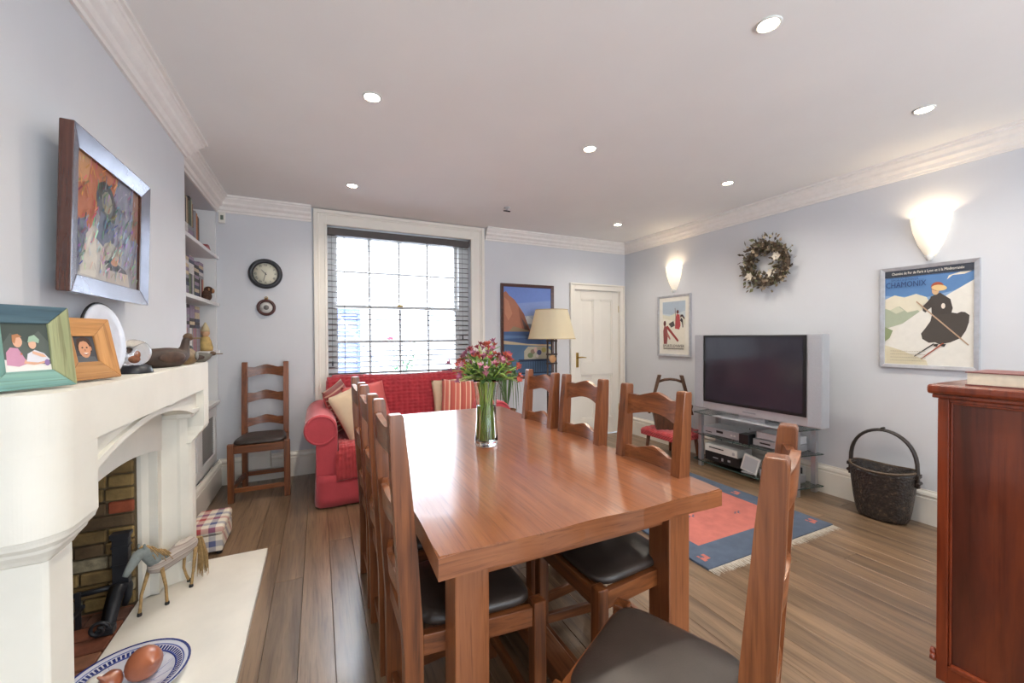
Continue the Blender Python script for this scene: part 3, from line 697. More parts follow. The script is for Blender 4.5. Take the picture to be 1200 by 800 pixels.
#==FRAMES
def MW(wall):
    return {'r': Matrix(((0, 0, -1), (-1, 0, 0), (0, 1, 0))), 'b': Matrix(((1, 0, 0), (0, 0, -1), (0, 1, 0))), 'l': Matrix(((0, 0, 1), (1, 0, 0), (0, 1, 0)))}[wall]
def frame_rails(w, h, bw, d, inner=None):
    """four mitred rails; profile from back z=0 to front z=d, front lip slopes down to the inside by `inner`"""
    inner = d * 0.8 if inner is None else inner; out = []
    W2, H2 = w / 2, h / 2
    for k in range(4):
        s = B(); c = [(-W2, -H2), (W2, -H2), (W2, H2), (-W2, H2)]; ci = [(-W2 + bw, -H2 + bw), (W2 - bw, -H2 + bw), (W2 - bw, H2 - bw), (-W2 + bw, H2 - bw)]
        a, q = k, (k + 1) % 4
        P = [(*c[a], 0), (*c[q], 0), (*ci[q], 0), (*ci[a], 0), (*c[a], d), (*c[q], d), (*ci[q], inner), (*ci[a], inner)]
        V = [s.bm.verts.new(p) for p in P]
        for f in ((3, 2, 1, 0), (4, 5, 6, 7), (0, 1, 5, 4), (1, 2, 6, 5), (2, 3, 7, 6), (3, 0, 4, 7)): s.bm.faces.new([V[i] for i in f])
        s.bm.faces.ensure_lookup_table(); s._fin(V, None, min(.003, bw * .12)); out.append(s)
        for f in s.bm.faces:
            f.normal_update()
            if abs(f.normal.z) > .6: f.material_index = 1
    return out
def framed(name, label, cat, loc, R, w, h, bw, d, mats, layers, mount=None, glazed=True, inner=None, tiltm=None, front=None):
    t = thing(name, label, cat, loc); Rm = R if tiltm is None else tiltm @ R
    t.rotation_euler = Rm.to_euler()
    rails = frame_rails(w, h, bw, d, inner)
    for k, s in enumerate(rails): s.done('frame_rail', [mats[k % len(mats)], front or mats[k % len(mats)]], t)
    s = B(); s.box((-w / 2 + bw * .5, -h / 2 + bw * .5, 0.001), (w / 2 - bw * .5, h / 2 - bw * .5, d * .3)); s.done('backing', flat('#d9d4c8'), t)
    iw, ih = w - 2 * bw, h - 2 * bw; zz = d * .3 + .0006
    if mount:
        s = B(); m = mount
        for q in ((-iw / 2, -iw / 2 + m, -ih / 2, ih / 2), (iw / 2 - m, iw / 2, -ih / 2, ih / 2), (-iw / 2 + m, iw / 2 - m, -ih / 2, -ih / 2 + m), (-iw / 2 + m, iw / 2 - m, ih / 2 - m, ih / 2)): s.box((q[0], q[2], zz - .0005), (q[1], q[3], zz + .002))
        s.done('mount', flat('#e6e3da'), t); iw -= 2 * m; ih -= 2 * m
    o = art('print', iw, ih, layers, t, Matrix.Translation((0, 0, zz)), dz=min(.0004, .006 / len(layers)))
    return t, iw, ih, zz
# --- big painting over the mantel (abstract stand-in brushwork, terracotta, grey blue and cream)
random.seed(5)
Lp = [('#8f8d90', FULL), ('#a8674a', [(0, .45), (0, 1), (.62, 1), (.52, .74), (.30, .6), (.22, .42)]), ('#b98a62', [(0, .72), (.0, 1), (.22, 1), (.17, .8)]), ('#7e7f8e', [(.5, .6), (.62, 1), (1, 1), (1, .3), (.72, .34)]),
      ('#6f7484', [(0, 0), (0, .42), (.16, .5), (.2, .28), (.12, 0)]), ('#b7b3ae', [(.06, 0), (.16, .36), (.30, .52), (.42, .3), (.46, 0)]), ('#c9c4ba', [(.10, .02), (.2, .34), (.27, .44), (.32, .2), (.3, .02)]),
      ('#5a5c60', ell(.44, .70, .15, .2, 16, rot=.2)), ('#4b4d4c', ell(.42, .80, .12, .09, 14)), ('#8b8a7c', ell(.45, .72, .08, .1, 12)), ('#686f80', [(.3, .36), (.36, .62), (.56, .56), (.62, .34), (.5, .26)]),
      ('#8f93a2', ell(.72, .36, .17, .2, 14, rot=.3)), ('#a5a49c', ell(.55, .26, .16, .11, 14, rot=-.3)), ('#5f6168', ell(.62, .15, .2, .05, 12, rot=-.15)), ('#b5aca4', [(.44, 0), (.5, .12), (.82, .13), (.86, 0)]), ('#b98c74', ell(.58, .2, .06, .03, 9)),
      ('#8a6a5c', [(.88, .5), (.9, 1), (1, 1), (1, .5)])]
def inside(p, poly):
    r = False; n = len(poly)
    for i in range(n):
        (x0, y0), (x1, y1) = poly[i], poly[i - 1]
        if (y0 > p[1]) != (y1 > p[1]) and p[0] < (x1 - x0) * (p[1] - y0) / (y1 - y0) + x0: r = not r
    return r
base_ = list(Lp)
for k in range(420):
    x, y = random.uniform(.02, .96), random.uniform(.02, .96); c = [c for c, p in base_ if inside((x, y), p)][-1]
    v = [max(0, min(255, (int(c[q:q + 2], 16) + random.choice((-24, -12, 10, 20, 30))) // 8 * 8)) for q in (1, 3, 5)]; g = random.choice((-16, 0, 16)); v = [max(0, min(248, q + g)) // 16 * 16 for q in v]
    a = random.uniform(.6, 2.4); l = random.uniform(.03, .09); dx, dy = l * math.cos(a), l * math.sin(a); wd = random.uniform(.006, .014)
    Lp.append(('#%02x%02x%02x' % tuple(v), clampp([(x, y), (x + dx, y + dy), (x + dx - wd, y + dy + wd), (x - wd, y + wd)])))
R_ = MW('l')
tilt = Matrix.Rotation(math.radians(1.6), 3, 'Y')
MFR = wood('walnut_frame', '#2d1711', '#4a2519', '#5d3222', axis='Y', rough=.22, coat=.8, coat_rough=.08)
t, iw, ih, zz = framed('framed_painting', 'painting in a thick glossy dark frame hanging above the mantel on the left', 'painting', (-0.677, 1.925, 1.69), R_, .60, .50, .058, .034, [MFR], Lp, inner=.022, tiltm=tilt, front=plain('frame_front_grey', '#8d8f9c', .22, .12, 12, metal=.6))  # front faces of the rails metallic grey, sides dark walnut
# --- back wall landscape
MB_ = wood('frame_dark_brown', '#3a1f19', '#54302a', '#633a30', axis='X', rough=.4)
Ls = [('#7f93c6', FULL), ('#6b84c4', [(0, .8), (0, 1), (1, 1), (1, .86)]), ('#a7b3c6', [(0, .52), (0, .66), (1, .7), (1, .52)]), ('#c6cbd2', [(.4, .62), (.5, .68), (.62, .63), (.75, .69), (.88, .64), (1, .67), (1, .55), (.4, .55)]), ('#8896a8', [(.42, .6), (.6, .58), (1, .6), (1, .5), (.42, .5)]),
      ('#a86f58', [(0, .5), (0, .93), (.05, .95), (.12, .9), (.22, .86), (.32, .78), (.42, .7), (.5, .58), (.56, .5)]), ('#8c5a4a', [(.3, .79), (.42, .7), (.5, .58), (.55, .5), (.4, .5), (.34, .62)]), ('#bb8266', [(.02, .88), (.1, .84), (.18, .7), (.1, .62), (.03, .7)]), ('#5d4a48', [(.36, .66), (.44, .6), (.54, .51), (.44, .5)]),
      ('#8f7c62', [(.1, .5), (.2, .56), (.4, .53), (.6, .5)]), ('#47618c', [(0, .34), (0, .5), (1, .5), (1, .34)]), ('#5f7ca4', [(0, .42), (0, .46), (.6, .45), (.6, .43)]), ('#c4b394', [(0, .36), (0, .4), (.5, .36), (1, .35), (1, .33), (.5, .34)]), ('#53708f', [(0, 0), (0, .36), (1, .33), (1, 0)]),
      ('#b0ab98', [(.42, .28), (.5, .33), (.9, .33), (1, .28), (1, .16), (.42, .16)]), ('#857264', ell(.6, .27, .05, .03)), ('#c9a4a0', ell(.66, .29, .03, .03)), ('#4c4f74', ell(.74, .26, .05, .03)), ('#a8a05f', ell(.84, .29, .05, .03)), ('#6d7b58', ell(.55, .23, .06, .03)), ('#d1c6bd', ell(.7, .22, .03, .02)),
      ('#27344d', [(.3, .16), (.3, .185), (1, .185), (1, .16)]), ('#27344d', [(.3, .02), (.3, .035), (1, .035), (1, .02)])] + [('#27344d', [(.3 + .035 * k, .03), (.3 + .035 * k, .17), (.312 + .035 * k, .17), (.312 + .035 * k, .03)]) for k in range(20)]
framed('landscape_picture', 'framed landscape of a brown mountain and blue sea behind the standard lamp', 'picture', (2.277, YB - .002, 1.36), MW('b'), .715, 1.13, .036, .028, [MB_], Ls, inner=.02)
# --- posters on the right wall
MPF = plain('pewter_frame', '#b9bbc0', .3, .1, 30, metal=.35)
def text_on(t, entries, zz):
    for txt, x, y, size, col, sx in entries:
        s = B(); text_bm(s, txt, Matrix.Translation((x, y, zz)), size, extrude=.0003, sx=sx); s.done('lettering', flat(col), t)
def strokes(t, rows, zz, col):
    s = B()
    for (x0, x1, y, hgt) in rows:
        x = x0
        while x < x1:
            w = random.uniform(.004, .011); s.box((x, y - hgt / 2, zz), (min(x + w, x1), y + hgt / 2, zz + .0003)); x += w + .003
    s.done('small_print', flat(col), t)
Lc = [('#e2dfd4', FULL), ('#5b83b4', [(0, .62), (0, .93), (1, .93), (1, .6)]), ('#86a5c8', [(0, .62), (0, .74), (.5, .7), (1, .78), (1, .6)]), ('#e6dcc8', [(.72, .86), (.78, .9), (.9, .9), (.98, .925), (.86, .925), (.74, .9)]), ('#dcd6c0', [(0, .42), (0, .70), (.12, .74), (.24, .71), (.38, .74), (.5, .70), (.56, .6)]),
      ('#a9b29a', [(0, .38), (0, .6), (.1, .57), (.18, .62), (.28, .55), (.4, .57), (.5, .5)]), ('#c9cbb2', [(.06, .58), (.16, .62), (.24, .57), (.14, .54)]), ('#8d9a72', [(0, .24), (0, .40), (.1, .36), (.06, .28)]), ('#e2dfd6', [(0, .2), (.2, .42), (.5, .6), (1, .84), (1, 0), (0, 0)]), ('#d8d0b4', [(0, 0), (0, .2), (.2, .15), (.5, .05), (.52, 0)]),
      ('#4a443f', [(.56, .51), (.545, .45), (.49, .38), (.44, .325), (.455, .27), (.53, .23), (.60, .235), (.65, .215), (.76, .235), (.87, .28), (.92, .35), (.95, .43), (.955, .50), (.91, .53), (.87, .535), (.83, .52), (.78, .53)]), ('#46403c', [(.56, .51), (.555, .60), (.545, .70), (.65, .735), (.76, .665), (.785, .575), (.77, .52)]), ('#46403c', [(.56, .70), (.50, .64), (.455, .605), (.46, .56), (.49, .54), (.52, .57), (.57, .60)]), ('#e7dccb', ell(.685, .60, .022, .028)), ('#d8b28a', ell(.60, .76, .04, .045)), ('#a8543c', ell(.62, .80, .07, .045)), ('#e2c48c', ell(.64, .785, .085, .03, rot=-.1)), ('#b99c82', [(.38, .655), (.39, .665), (.955, .215), (.945, .205)]), ('#3b3734', [(.36, .09), (.37, .085), (.60, .22), (.58, .225)]), ('#a9553f', [(.44, .065), (.45, .06), (.70, .225), (.68, .23)]), ('#3b3734', [(.6, .22), (.64, .22), (.62, .19), (.58, .2)]), ('#3b3734', [(.68, .22), (.72, .22), (.70, .19), (.66, .2)]),
      ('#3a3f4a', [(0, .93), (0, 1), (1, 1), (1, .93)])]
t, iw, ih, zz = framed('travel_poster', 'large framed skiing travel poster lettered CHAMONIX under the nearer wall sconce', 'poster', (XR - .001, 1.29, 1.425), MW('r'), .502, .72, .026, .024, [MPF], Lc, inner=.018)
text_on(t, [('Chemins de Fer de Paris à Lyon et à la Méditerranée', 0, ih * .465, .026, '#ece7da', .66), ("SPORTS D'HIVER", -iw * .25, ih * .40, .024, '#33507c', .85), ('CHAMONIX', -iw * .24, ih * .345, .056, '#2c4470', .72)], zz + .012)
strokes(t, [(-iw * .42, iw * .0, -ih * .36 - k * .022, .004) for k in range(4)], zz + .012, '#b5ab94')
Lq = [('#c9d2d6', FULL), ('#aebcc9', [(0, .76), (0, 1), (1, 1), (1, .8), (.5, .72)]), ('#d9d6c4', [(0, .6), (0, .74), (.3, .7), (.6, .76), (1, .66), (1, .5)]), ('#e4e0d2', [(0, 0), (0, .66), (.5, .6), (1, .5), (1, 0)]),
      ('#8d4a48', [(.05, .12), (.03, .4), (.08, .5), (.2, .48), (.24, .3), (.2, .12)]), ('#6a3b38', ell(.1, .55, .06, .06)), ('#9c3f3c', [(.18, .5), (.24, .5), (.72, .2), (.68, .16), (.2, .44)]), ('#b5736a', [(.2, .3), (.34, .2), (.36, .24), (.22, .38)]),
      ('#b24a4c', [(.56, .44), (.58, .66), (.64, .74), (.76, .72), (.8, .5), (.74, .42)]), ('#4a3a3c', [(.78, .66), (.86, .68), (.96, .62), (.98, .64), (.9, .72), (.8, .72)]), ('#43383a', [(.78, .6), (.86, .56), (.88, .46), (.92, .46), (.9, .62), (.82, .66)]), ('#6a3b38', ell(.68, .78, .05, .04)), ('#55504c', [(.28, .54), (.5, .6), (.56, .5), (.4, .46)]), ('#7a5a50', [(.56, .86), (.58, .86), (.62, .6), (.6, .6)])]
t, iw, ih, zz = framed('ski_poster', 'small framed winter sports poster with skiers beside the television', 'poster', (XR - .001, 3.485, 1.42), MW('r'), .49, .72, .026, .024, [MPF], Lq, mount=.05, inner=.018)
text_on(t, [("SPORTS D'HIVER", 0, -ih * .42, .045, '#3a3434', .95)], zz + .009)
strokes(t, [(-iw * .44, iw * .44, -ih * .475, .012)], zz + .009, '#5a5250')

# clock and barometer
ck = thing('wall_clock', 'round wall clock with black rim and cream roman dial', 'clock', (-0.43, YB - .001, 1.885), rot=MW('b').to_euler())
s = B(); s.lathe([(.100, .002), (.136, .002), (.136, .02), (.125, .034), (.108, .036), (.098, .026), (.096, .012)], 40); s.done('rim', plain('clock_black', '#2c2d31', .35, .1, 20), ck)
s = B(); s.lathe([(0, .003), (.1, .003), (.1, .012), (0, .012)], 32); s.done('dial', plain('dial_cream', '#dcd7c3', .6), ck)
s = B()
for k in range(12):
    a = PI / 2 - k * PI / 6; M = Matrix.Translation((.078 * math.cos(a), .078 * math.sin(a), .0128)) @ Matrix.Rotation(a - PI / 2, 4, 'Z')
    text_bm(s, ['XII', 'I', 'II', 'III', 'IIII', 'V', 'VI', 'VII', 'VIII', 'IX', 'X', 'XI'][k], M, .026, extrude=.0003, sx=.8)
s.done('numerals', M_BLKPL, ck)
def hand(ang, L, w):
    s = B(); s.prism([(-w, -.012), (w, -.012), (w * .5, L), (-w * .5, L)], .0135, .0145, 'z', M=Matrix.Rotation(-ang, 4, 'Z')); s.done('hand', M_BLKPL, ck)
hand(math.radians(318), .05, .0035); hand(math.radians(194), .07, .0028)
bm_ = thing('barometer', 'small round aneroid barometer with dark wooden rim below the clock', 'barometer', (-0.427, YB - .001, 1.578), rot=MW('b').to_euler())
s = B(); s.lathe([(.05, .002), (.075, .002), (.076, .018), (.066, .028), (.052, .022)], 32); s.done('rim', plain('rosewood', '#4a2620', .35, .2, 20), bm_)
s = B(); s.lathe([(0, .003), (.054, .003), (.054, .014), (0, .014)], 28); s.done('dial', plain('dial_white', '#d9d5cf', .5), bm_)
s = B(); s.lathe([(0, .0145), (.022, .0145), (.022, .0165), (0, .0165)], 20); s.lathe([(0, .0165), (.005, .0165), (.005, .02), (0, .02)], 10); s.done('movement', plain('dial_grey', '#6f6d6a', .4), bm_)
s = B(); s.tube([(.011 * math.cos(a), .088 + .011 * math.sin(a), .01) for a in [k * PI / 6 for k in range(12)]], .003, 6, closed=True); s.lathe([(.012, .0), (.012, .012), (0, .014)], 10, (0, .076, 0)); s.done('hanging_ring', M_BRASS, bm_)

# dried wreath
random.seed(31)
wr = thing('dried_wreath', 'dried brown leaf and seed pod wreath hanging on the right wall', 'wreath', (XR - .001, 2.372, 1.956), rot=MW('r').to_euler())
s = B(); s.tube([(.172 * math.cos(a), .172 * math.sin(a), .035) for a in [k * PI / 16 for k in range(32)]], .032, 8, closed=True); s.done('twig_ring', plain('wreath_twig', '#5a4a3a', .9, .3, 60), wr)
WM = [plain('dry_leaf_a', '#6e614d', .8, .3, 40), plain('dry_leaf_b', '#8d7b63', .8, .3, 40), plain('dry_leaf_c', '#544a40', .8, .3, 40), plain('dry_leaf_d', '#b7a78e', .8, .2, 40), plain('dry_leaf_e', '#6f6f50', .8, .3, 40)]
s = B()
for k in range(620):
    a = random.uniform(0, 2 * PI); r = .172 + random.gauss(0, .034); c = Vector((r * math.cos(a), r * math.sin(a), random.uniform(.03, .085)))
    d = Vector((math.cos(a) * (r - .17) * 14 + random.uniform(-.8, .8), math.sin(a) * (r - .17) * 14 + random.uniform(-.8, .8), random.uniform(.1, .8))).normalized(); L = random.uniform(.03, .055); w = d.cross(Vector((random.uniform(-1, 1), random.uniform(-1, 1), random.uniform(-1, 1)))).normalized() * L * .3
    s.mi = random.choices(range(5), [5, 3, 5, 1, 3])[0]; s.poly([c, c + d * L * .5 + w, c + d * L, c + d * L * .45 - w])
o = s.done('leaves', WM, wr, recalc=False); o['kind'] = 'stuff'
s = B()
for k in range(26):
    a = random.uniform(0, 2 * PI); r = .172 + random.gauss(0, .03); s.ball((r * math.cos(a), r * math.sin(a), random.uniform(.06, .095)), random.uniform(.009, .015), 8, 6)
s.done('seed_pods', WM[2], wr)
for (px, py) in ((.075, -.09), (-.13, -.10), (.12, .05)):
    s = B()
    for k in range(6):
        a = k * PI / 3; c = Vector((px, py, .09)); e = Vector((math.cos(a), math.sin(a), .35)) * .042; w = Vector((-math.sin(a), math.cos(a), 0)) * .016
        s.poly([c, c + e * .55 + w, c + e, c + e * .55 - w])
    s.ball((px, py, .095), .008, 8, 6); s.done('dried_flower', plain('pale_petal', '#d6cdbd', .8), wr, recalc=False)

# wall sconces
def sconce(y, label):
    t = thing('wall_sconce', label, 'sconce', (XR - .001, y, 1.83), group='frosted glass wall sconces')
    s = B(); n = 18; prof = [(.022, .0), (.038, .03), (.066, .09), (.092, .18), (.103, .255), (.105, .28)]
    for sg in (0,):
        V = [[s.bm.verts.new((-r * math.sin(PI * k / n) * .92 - .001, r * math.cos(PI * k / n), z)) for k in range(n + 1)] for r, z in prof]
        U = [[s.bm.verts.new((-(r - .004) * math.sin(PI * k / n) * .92 - .001, (r - .004) * math.cos(PI * k / n), z)) for k in range(n + 1)] for r, z in prof]
        for Q in (V, U):
            for A, C in zip(Q, Q[1:]):
                for k in range(n): f = s.bm.faces.new((A[k], A[k + 1], C[k + 1], C[k])); f.smooth = True
        for k in range(n): s.bm.faces.new((V[-1][k], V[-1][k + 1], U[-1][k + 1], U[-1][k])); s.bm.faces.new((V[0][k], U[0][k], U[0][k + 1], V[0][k + 1]))
    s.done('glass_shade', sconce_mat(), t)
    s = B(); s.lathe([(.0, -.03), (.012, -.026), (.018, -.012), (.024, .0), (.022, .012), (0, .012)], 14, (-.026, 0, 0)); s.done('finial', M_WHPL, t)
    s = B(); s.box((-.012, -.03, .05), (0, .03, .22), .004); s.done('back_plate', M_WHPL, t)
    d = bpy.data.lights.new('sconce_lamp', 'POINT'); d.energy = SCONCE_POWER; d.color = (1, .78, .52); d.shadow_soft_size = .03
    o = bpy.data.objects.new('sconce_bulb', d); COL.objects.link(o); o.parent = t; o.location = (-.05, 0, .22)
def sconce_mat():
    if 'sconce' in MATS: return MATS['sconce']
    m, nt, b = newmat('sconce'); setb(b, .5); b.inputs['Base Color'].default_value = (.9, .85, .75, 1)
    tc = nt.nodes.new('ShaderNodeTexCoord'); sp = nt.nodes.new('ShaderNodeSeparateXYZ'); nt.links.new(tc.outputs['Object'], sp.inputs[0])
    mr = nt.nodes.new('ShaderNodeMapRange'); mr.inputs[1].default_value = 0; mr.inputs[2].default_value = .2; mr.inputs[3].default_value = .15; mr.inputs[4].default_value = .75; nt.links.new(sp.outputs['Z'], mr.inputs[0])
    b.inputs['Emission Color'].default_value = (1, .85, .62, 1); nt.links.new(mr.outputs[0], b.inputs['Emission Strength'])
    MATS['sconce'] = m; return m
sconce(1.272, 'glowing frosted glass wall sconce above the large framed poster on the right wall'); sconce(3.475, 'smaller looking glowing wall sconce above the small framed poster')

#==FURNITURE
random.seed(3)
# ------------------------------------------------------------------ dining table
TX0, TX1, TY0, TY1, TZ = 0.26, 1.281, 0.969, 2.888, 0.76
dt = thing('dining_table', 'long polished oak dining table with thick waney edged top', 'table', ((TX0 + TX1) / 2, (TY0 + TY1) / 2, 0))
hx, hy = (TX1 - TX0) / 2, (TY1 - TY0) / 2
def wav(t, ph): return 0.006 * math.sin(5.3 * t * 2 + ph) + 0.005 * math.sin(13 * t + ph * 2)
out = []
for k in range(25): t = k / 24; e = min(1, 8 * min(t, 1 - t)); out.append((hx + e * wav(t, .4), -hy + 2 * hy * t))
for k in range(1, 12): t = k / 12; out.append((hx - 2 * hx * t, hy))
for k in range(25): t = k / 24; e = min(1, 8 * min(t, 1 - t)); out.append((-hx - e * wav(t, 2.0) , hy - 2 * hy * t))
for k in range(1, 14): t = k / 14; out.append((-hx + 2 * hx * t, -hy + .004 * math.sin(t * 17) * min(1, 6 * min(t, 1 - t))))
s = B(); lo = [s.bm.verts.new((x, y, .70)) for x, y in out]; hi = [s.bm.verts.new((x, y, TZ)) for x, y in out]; n = len(out)
ft = s.bm.faces.new(hi); fb_ = s.bm.faces.new(lo[::-1])
for i in range(n): f = s.bm.faces.new((lo[i], lo[(i + 1) % n], hi[(i + 1) % n], hi[i])); f.material_index = 1
bmesh.ops.bevel(s.bm, geom=list(ft.edges), offset=.005, segments=2, affect='EDGES')
s.done('table_top', [M_TBY, M_TBX], dt)
for sx in (-1, 1):
    for sy in (-1, 1):
        s = B(); cx, cy = sx * (hx - .117), sy * (hy - .131); s.box((cx - .05, cy - .05, 0), (cx + .05, cy + .05, .699), .005); s.done('leg', M_TBZ, dt)
for sy in (-1, 1):
    s = B(); s.box((-hx + .1675, sy * (hy - .131) - .02, .62), (hx - .1675, sy * (hy - .131) + .02, .699), .003); s.done('end_rail', M_TBX, dt)
    s = B(); s.box((-hx + .1675, sy * (hy - .131) - .03, .08), (hx - .1675, sy * (hy - .131) + .03, .15), .004); s.done('end_stretcher', M_TBX, dt)
s = B(); s.box((-.04, -hy + .162, .082), (.04, hy - .162, .148), .004); s.done('long_stretcher', M_TBY, dt)
for sx in (-1, 1):
    s = B(); s.box((sx * (hx - .117) - .015, -hy + .1815, .625), (sx * (hx - .117) + .015, hy - .1815, .699), .003); s.done('side_rail', M_TBY, dt)

# ------------------------------------------------------------------ ladder back chairs
def make_chair(label):
    t = thing('dining_chair', label, 'chair', group='ladder back dining chairs')
    for sx in (-1, 1):
        s = B(); s.box((sx * .195 - .022, .148, 0), (sx * .195 + .022, .192, .462), .006); s.done('front_leg', M_CHZ, t)
        s = B(); prof = [(-.195, 0), (-.193, .30), (-.194, .46), (-.207, .684), (-.231, .954), (-.243, 1.076), (-.247, 1.085), (-.280, 1.085), (-.284, 1.076), (-.278, .913), (-.258, .577), (-.247, .40), (-.245, 0)]
        s.prism(prof, sx * .160 - .021, sx * .160 + .021, 'x', .004); s.done('back_post', M_CHZ, t)
        s = B(); q = [(sx * .195 - .013, .147), (sx * .195 + .013, .147), (sx * .160 + .013, -.193), (sx * .160 - .013, -.193)]
        s.prism(q, .385, .445, 'z', .003); s.done('side_rail', M_CHY, t)
        s = B(); q = [(sx * .195 - .010, .147), (sx * .195 + .010, .147), (sx * .160 + .010, -.195), (sx * .160 - .010, -.195)]
        s.prism(q, .085, .125, 'z', .003); s.done('side_stretcher', M_CHY, t)
    s = B(); s.box((-.1725, .157, .385), (.1725, .183, .445), .003); s.done('front_rail', M_CHX, t)
    s = B(); s.box((-.1385, -.235, .385), (.1385, -.205, .445), .003); s.done('back_rail', M_CHX, t)
    s = B(); s.box((-.1725, .16, .075), (.1725, .18, .112), .003); s.done('front_stretcher', M_CHX, t)
    s = B(); s.box((-.1385, -.23, .085), (.1385, -.21, .122), .003); s.done('back_stretcher', M_CHX, t)
    # seat pad
    s = B(); N = 40
    def outline(k, sc):
        a = 2 * PI * k / N; c, d = math.cos(a), math.sin(a); p = 2 / 5.5
        x = math.copysign(abs(c) ** p, c); y = math.copysign(abs(d) ** p, d); w = .176 + .020 * y
        return (x * w * sc, -.013 + y * .182 * sc)
    rings = [(.96, .4455), (1.0, .452), (1.0, .464), (.965, .474), (.86, .482), (.6, .488), (.3, .4905)]
    R = [[s.bm.verts.new((*outline(k, sc), z)) for k in range(N)] for sc, z in rings]
    for A, C in zip(R, R[1:]):
        for k in range(N): s.bm.faces.new((A[k], A[(k + 1) % N], C[(k + 1) % N], C[k]))
    s.bm.faces.new(R[0][::-1]); s.bm.faces.new(R[-1]); s.done('seat_pad', M_LEATHER, t, smooth=True)
    for zc, hh in ((1.003, .085), (.778, .078), (.562, .07)):
        s = B(); xs = .1385
        def y_at(z): return -.2195 - (z - .46) * .073  # centre line of the raked posts
        def top(u):
            x = abs(u); return zc + hh * .5 + .011 * math.cos(x * PI) * (1 if x < .5 else .4) + .005 * math.exp(-(x / .2) ** 2) - .005 * math.exp(-((x - .66) / .12) ** 2)
        def bot(u): return zc - hh * .5 - .010 + .024 * math.cos(u * PI / 2) ** 1.2
        nu = 25; G = []
        for i in range(nu):
            u = -1 + 2 * i / (nu - 1); zb, zt = bot(u), top(u); bow = -.022 * math.cos(u * PI / 2)
            G.append([s.bm.verts.new((u * xs, y_at(z) + bow + dy, z)) for z, dy in ((zb, -.009), (zt, -.009), (zt, .009), (zb, .009))])
        for A, C in zip(G, G[1:]):
            for k in range(4): f = s.bm.faces.new((A[k], A[(k + 1) % 4], C[(k + 1) % 4], C[k]))
        s.bm.faces.new(G[0][::-1]); s.bm.faces.new(G[-1])
        s.done('ladder_slat', M_CHX, t)
    return t
CHAIRS = [
    (0.454, 1.326, -89.5, 'ladder back dining chair on the left of the table, nearest the viewer'),
    (0.448, 1.784, -90.2, 'ladder back dining chair in the middle of the three on the left of the table'),
    (0.446, 2.22, -89.3, 'ladder back dining chair on the left of the table, nearest the red sofa'),
    (1.012, 1.289, 90.1, 'ladder back dining chair on the right of the table, nearest the rug'),
    (1.021, 1.792, 91.4, 'ladder back dining chair on the right of the table, the middle of three'),
    (1.0, 2.215, 90.6, 'ladder back dining chair on the right of the table, in front of the standard lamp'),
    (0.760, 0.757, 27.3, 'ladder back dining chair at the near table end, turned, its leather seat showing'),
    (-0.434, 3.997, 179.1, 'lone ladder back chair standing against the back wall beneath the clock'),
]
c0 = None
for (x, y, a, lab) in CHAIRS:
    if c0 is None: c0 = make_chair(lab); c0.location = (x, y, 0); c0.rotation_euler.z = math.radians(a)
    else: dup(c0, (x, y, 0), math.radians(a), lab, 'ladder back dining chairs')

# ------------------------------------------------------------------ sofa
def knit(name, c, ribs=22, axis='X', amt=.6):
    if name in MATS: return MATS[name]
    m, nt, b = newmat(name); setb(b, .9, sheen=.3)
    v = mapped(nt, (1, 1, 1)); w = nt.nodes.new('ShaderNodeTexWave'); w.bands_direction = axis; w.inputs['Scale'].default_value = ribs; w.inputs['Distortion'].default_value = 1.5; w.inputs['Detail'].default_value = 2; nt.links.new(v, w.inputs[0])
    c = hexlin(c); nt.links.new(ramp(nt, noise(nt, v, 14), [(0.3, tuple(q * .85 for q in c[:3]) + (1,)), (0.7, tuple(q * 1.1 for q in c[:3]) + (1,))]), b.inputs['Base Color'])
    bump(nt, b, w.outputs['Fac'], amt, .006); MATS[name] = m; return m
M_SOFA = plain('red_loose_cover', '#bf4650', .9, .07, 9, .15, 120, sheen=.3)
M_KNIT = knit('red_cable_knit', '#a52c36', 9, 'Z', .5)
sf = thing('sofa', 'red two seater sofa with rolled arms and skirted loose cover beneath the window', 'sofa', (.75, 3.85, 0))
SX = .735
for sx in (-1, 1):
    s = B(); cx = sx * (SX - .015); pts = []
    for k in range(17):
        a = -.30 * PI + 1.6 * PI * k / 16; pts.append((cx + sx * .02 + sx * -.118 * math.cos(a) * 1.0, .60 + .118 * math.sin(a)))
    body = [(cx + sx * .055, .10), (cx - sx * .10, .10), (cx - sx * .10, .52)]
    s.prism([(cx + sx * .055, .09), (cx - sx * .10, .09), (cx - sx * .098, .60), (cx + sx * .055, .60)], -.445, .40, 'y', .012)
    rr = [(cx + sx * .02 + .118 * math.cos(2 * PI * k / 28), .595 + .118 * math.sin(2 * PI * k / 28)) for k in range(28)]
    s.prism(rr, -.455, .40, 'y', .014)
    s.done('arm', M_SOFA, sf)
    s = B(); s.tube([(cx + sx * .02 + .105 * math.cos(2 * PI * k / 28), -.457, .595 + .105 * math.sin(2 * PI * k / 28)) for k in range(28)], .006, 6, closed=True); s.done('arm_piping', M_SOFA, sf)
s = B(); bp = [(.22, .10), (.22, .50), (.255, .80), (.275, .87), (.31, .905), (.36, .905), (.395, .87), (.40, .80), (.40, .10)]
s.prism(bp, -SX + .045, SX - .045, 'x', .03); s.done('backrest', M_SOFA, sf)
s = B(); s.box((-SX + .09, -.42, .10), (SX - .09, .23, .30), .01); s.done('seat_base', M_SOFA, sf)
for sx in (-1, 1):
    s = B(); s.box((sx * .003, -.44, .305), (sx * (SX - .117), .21, .445), .035, seg=3); s.done('seat_cushion', M_SOFA, sf, smooth=True)
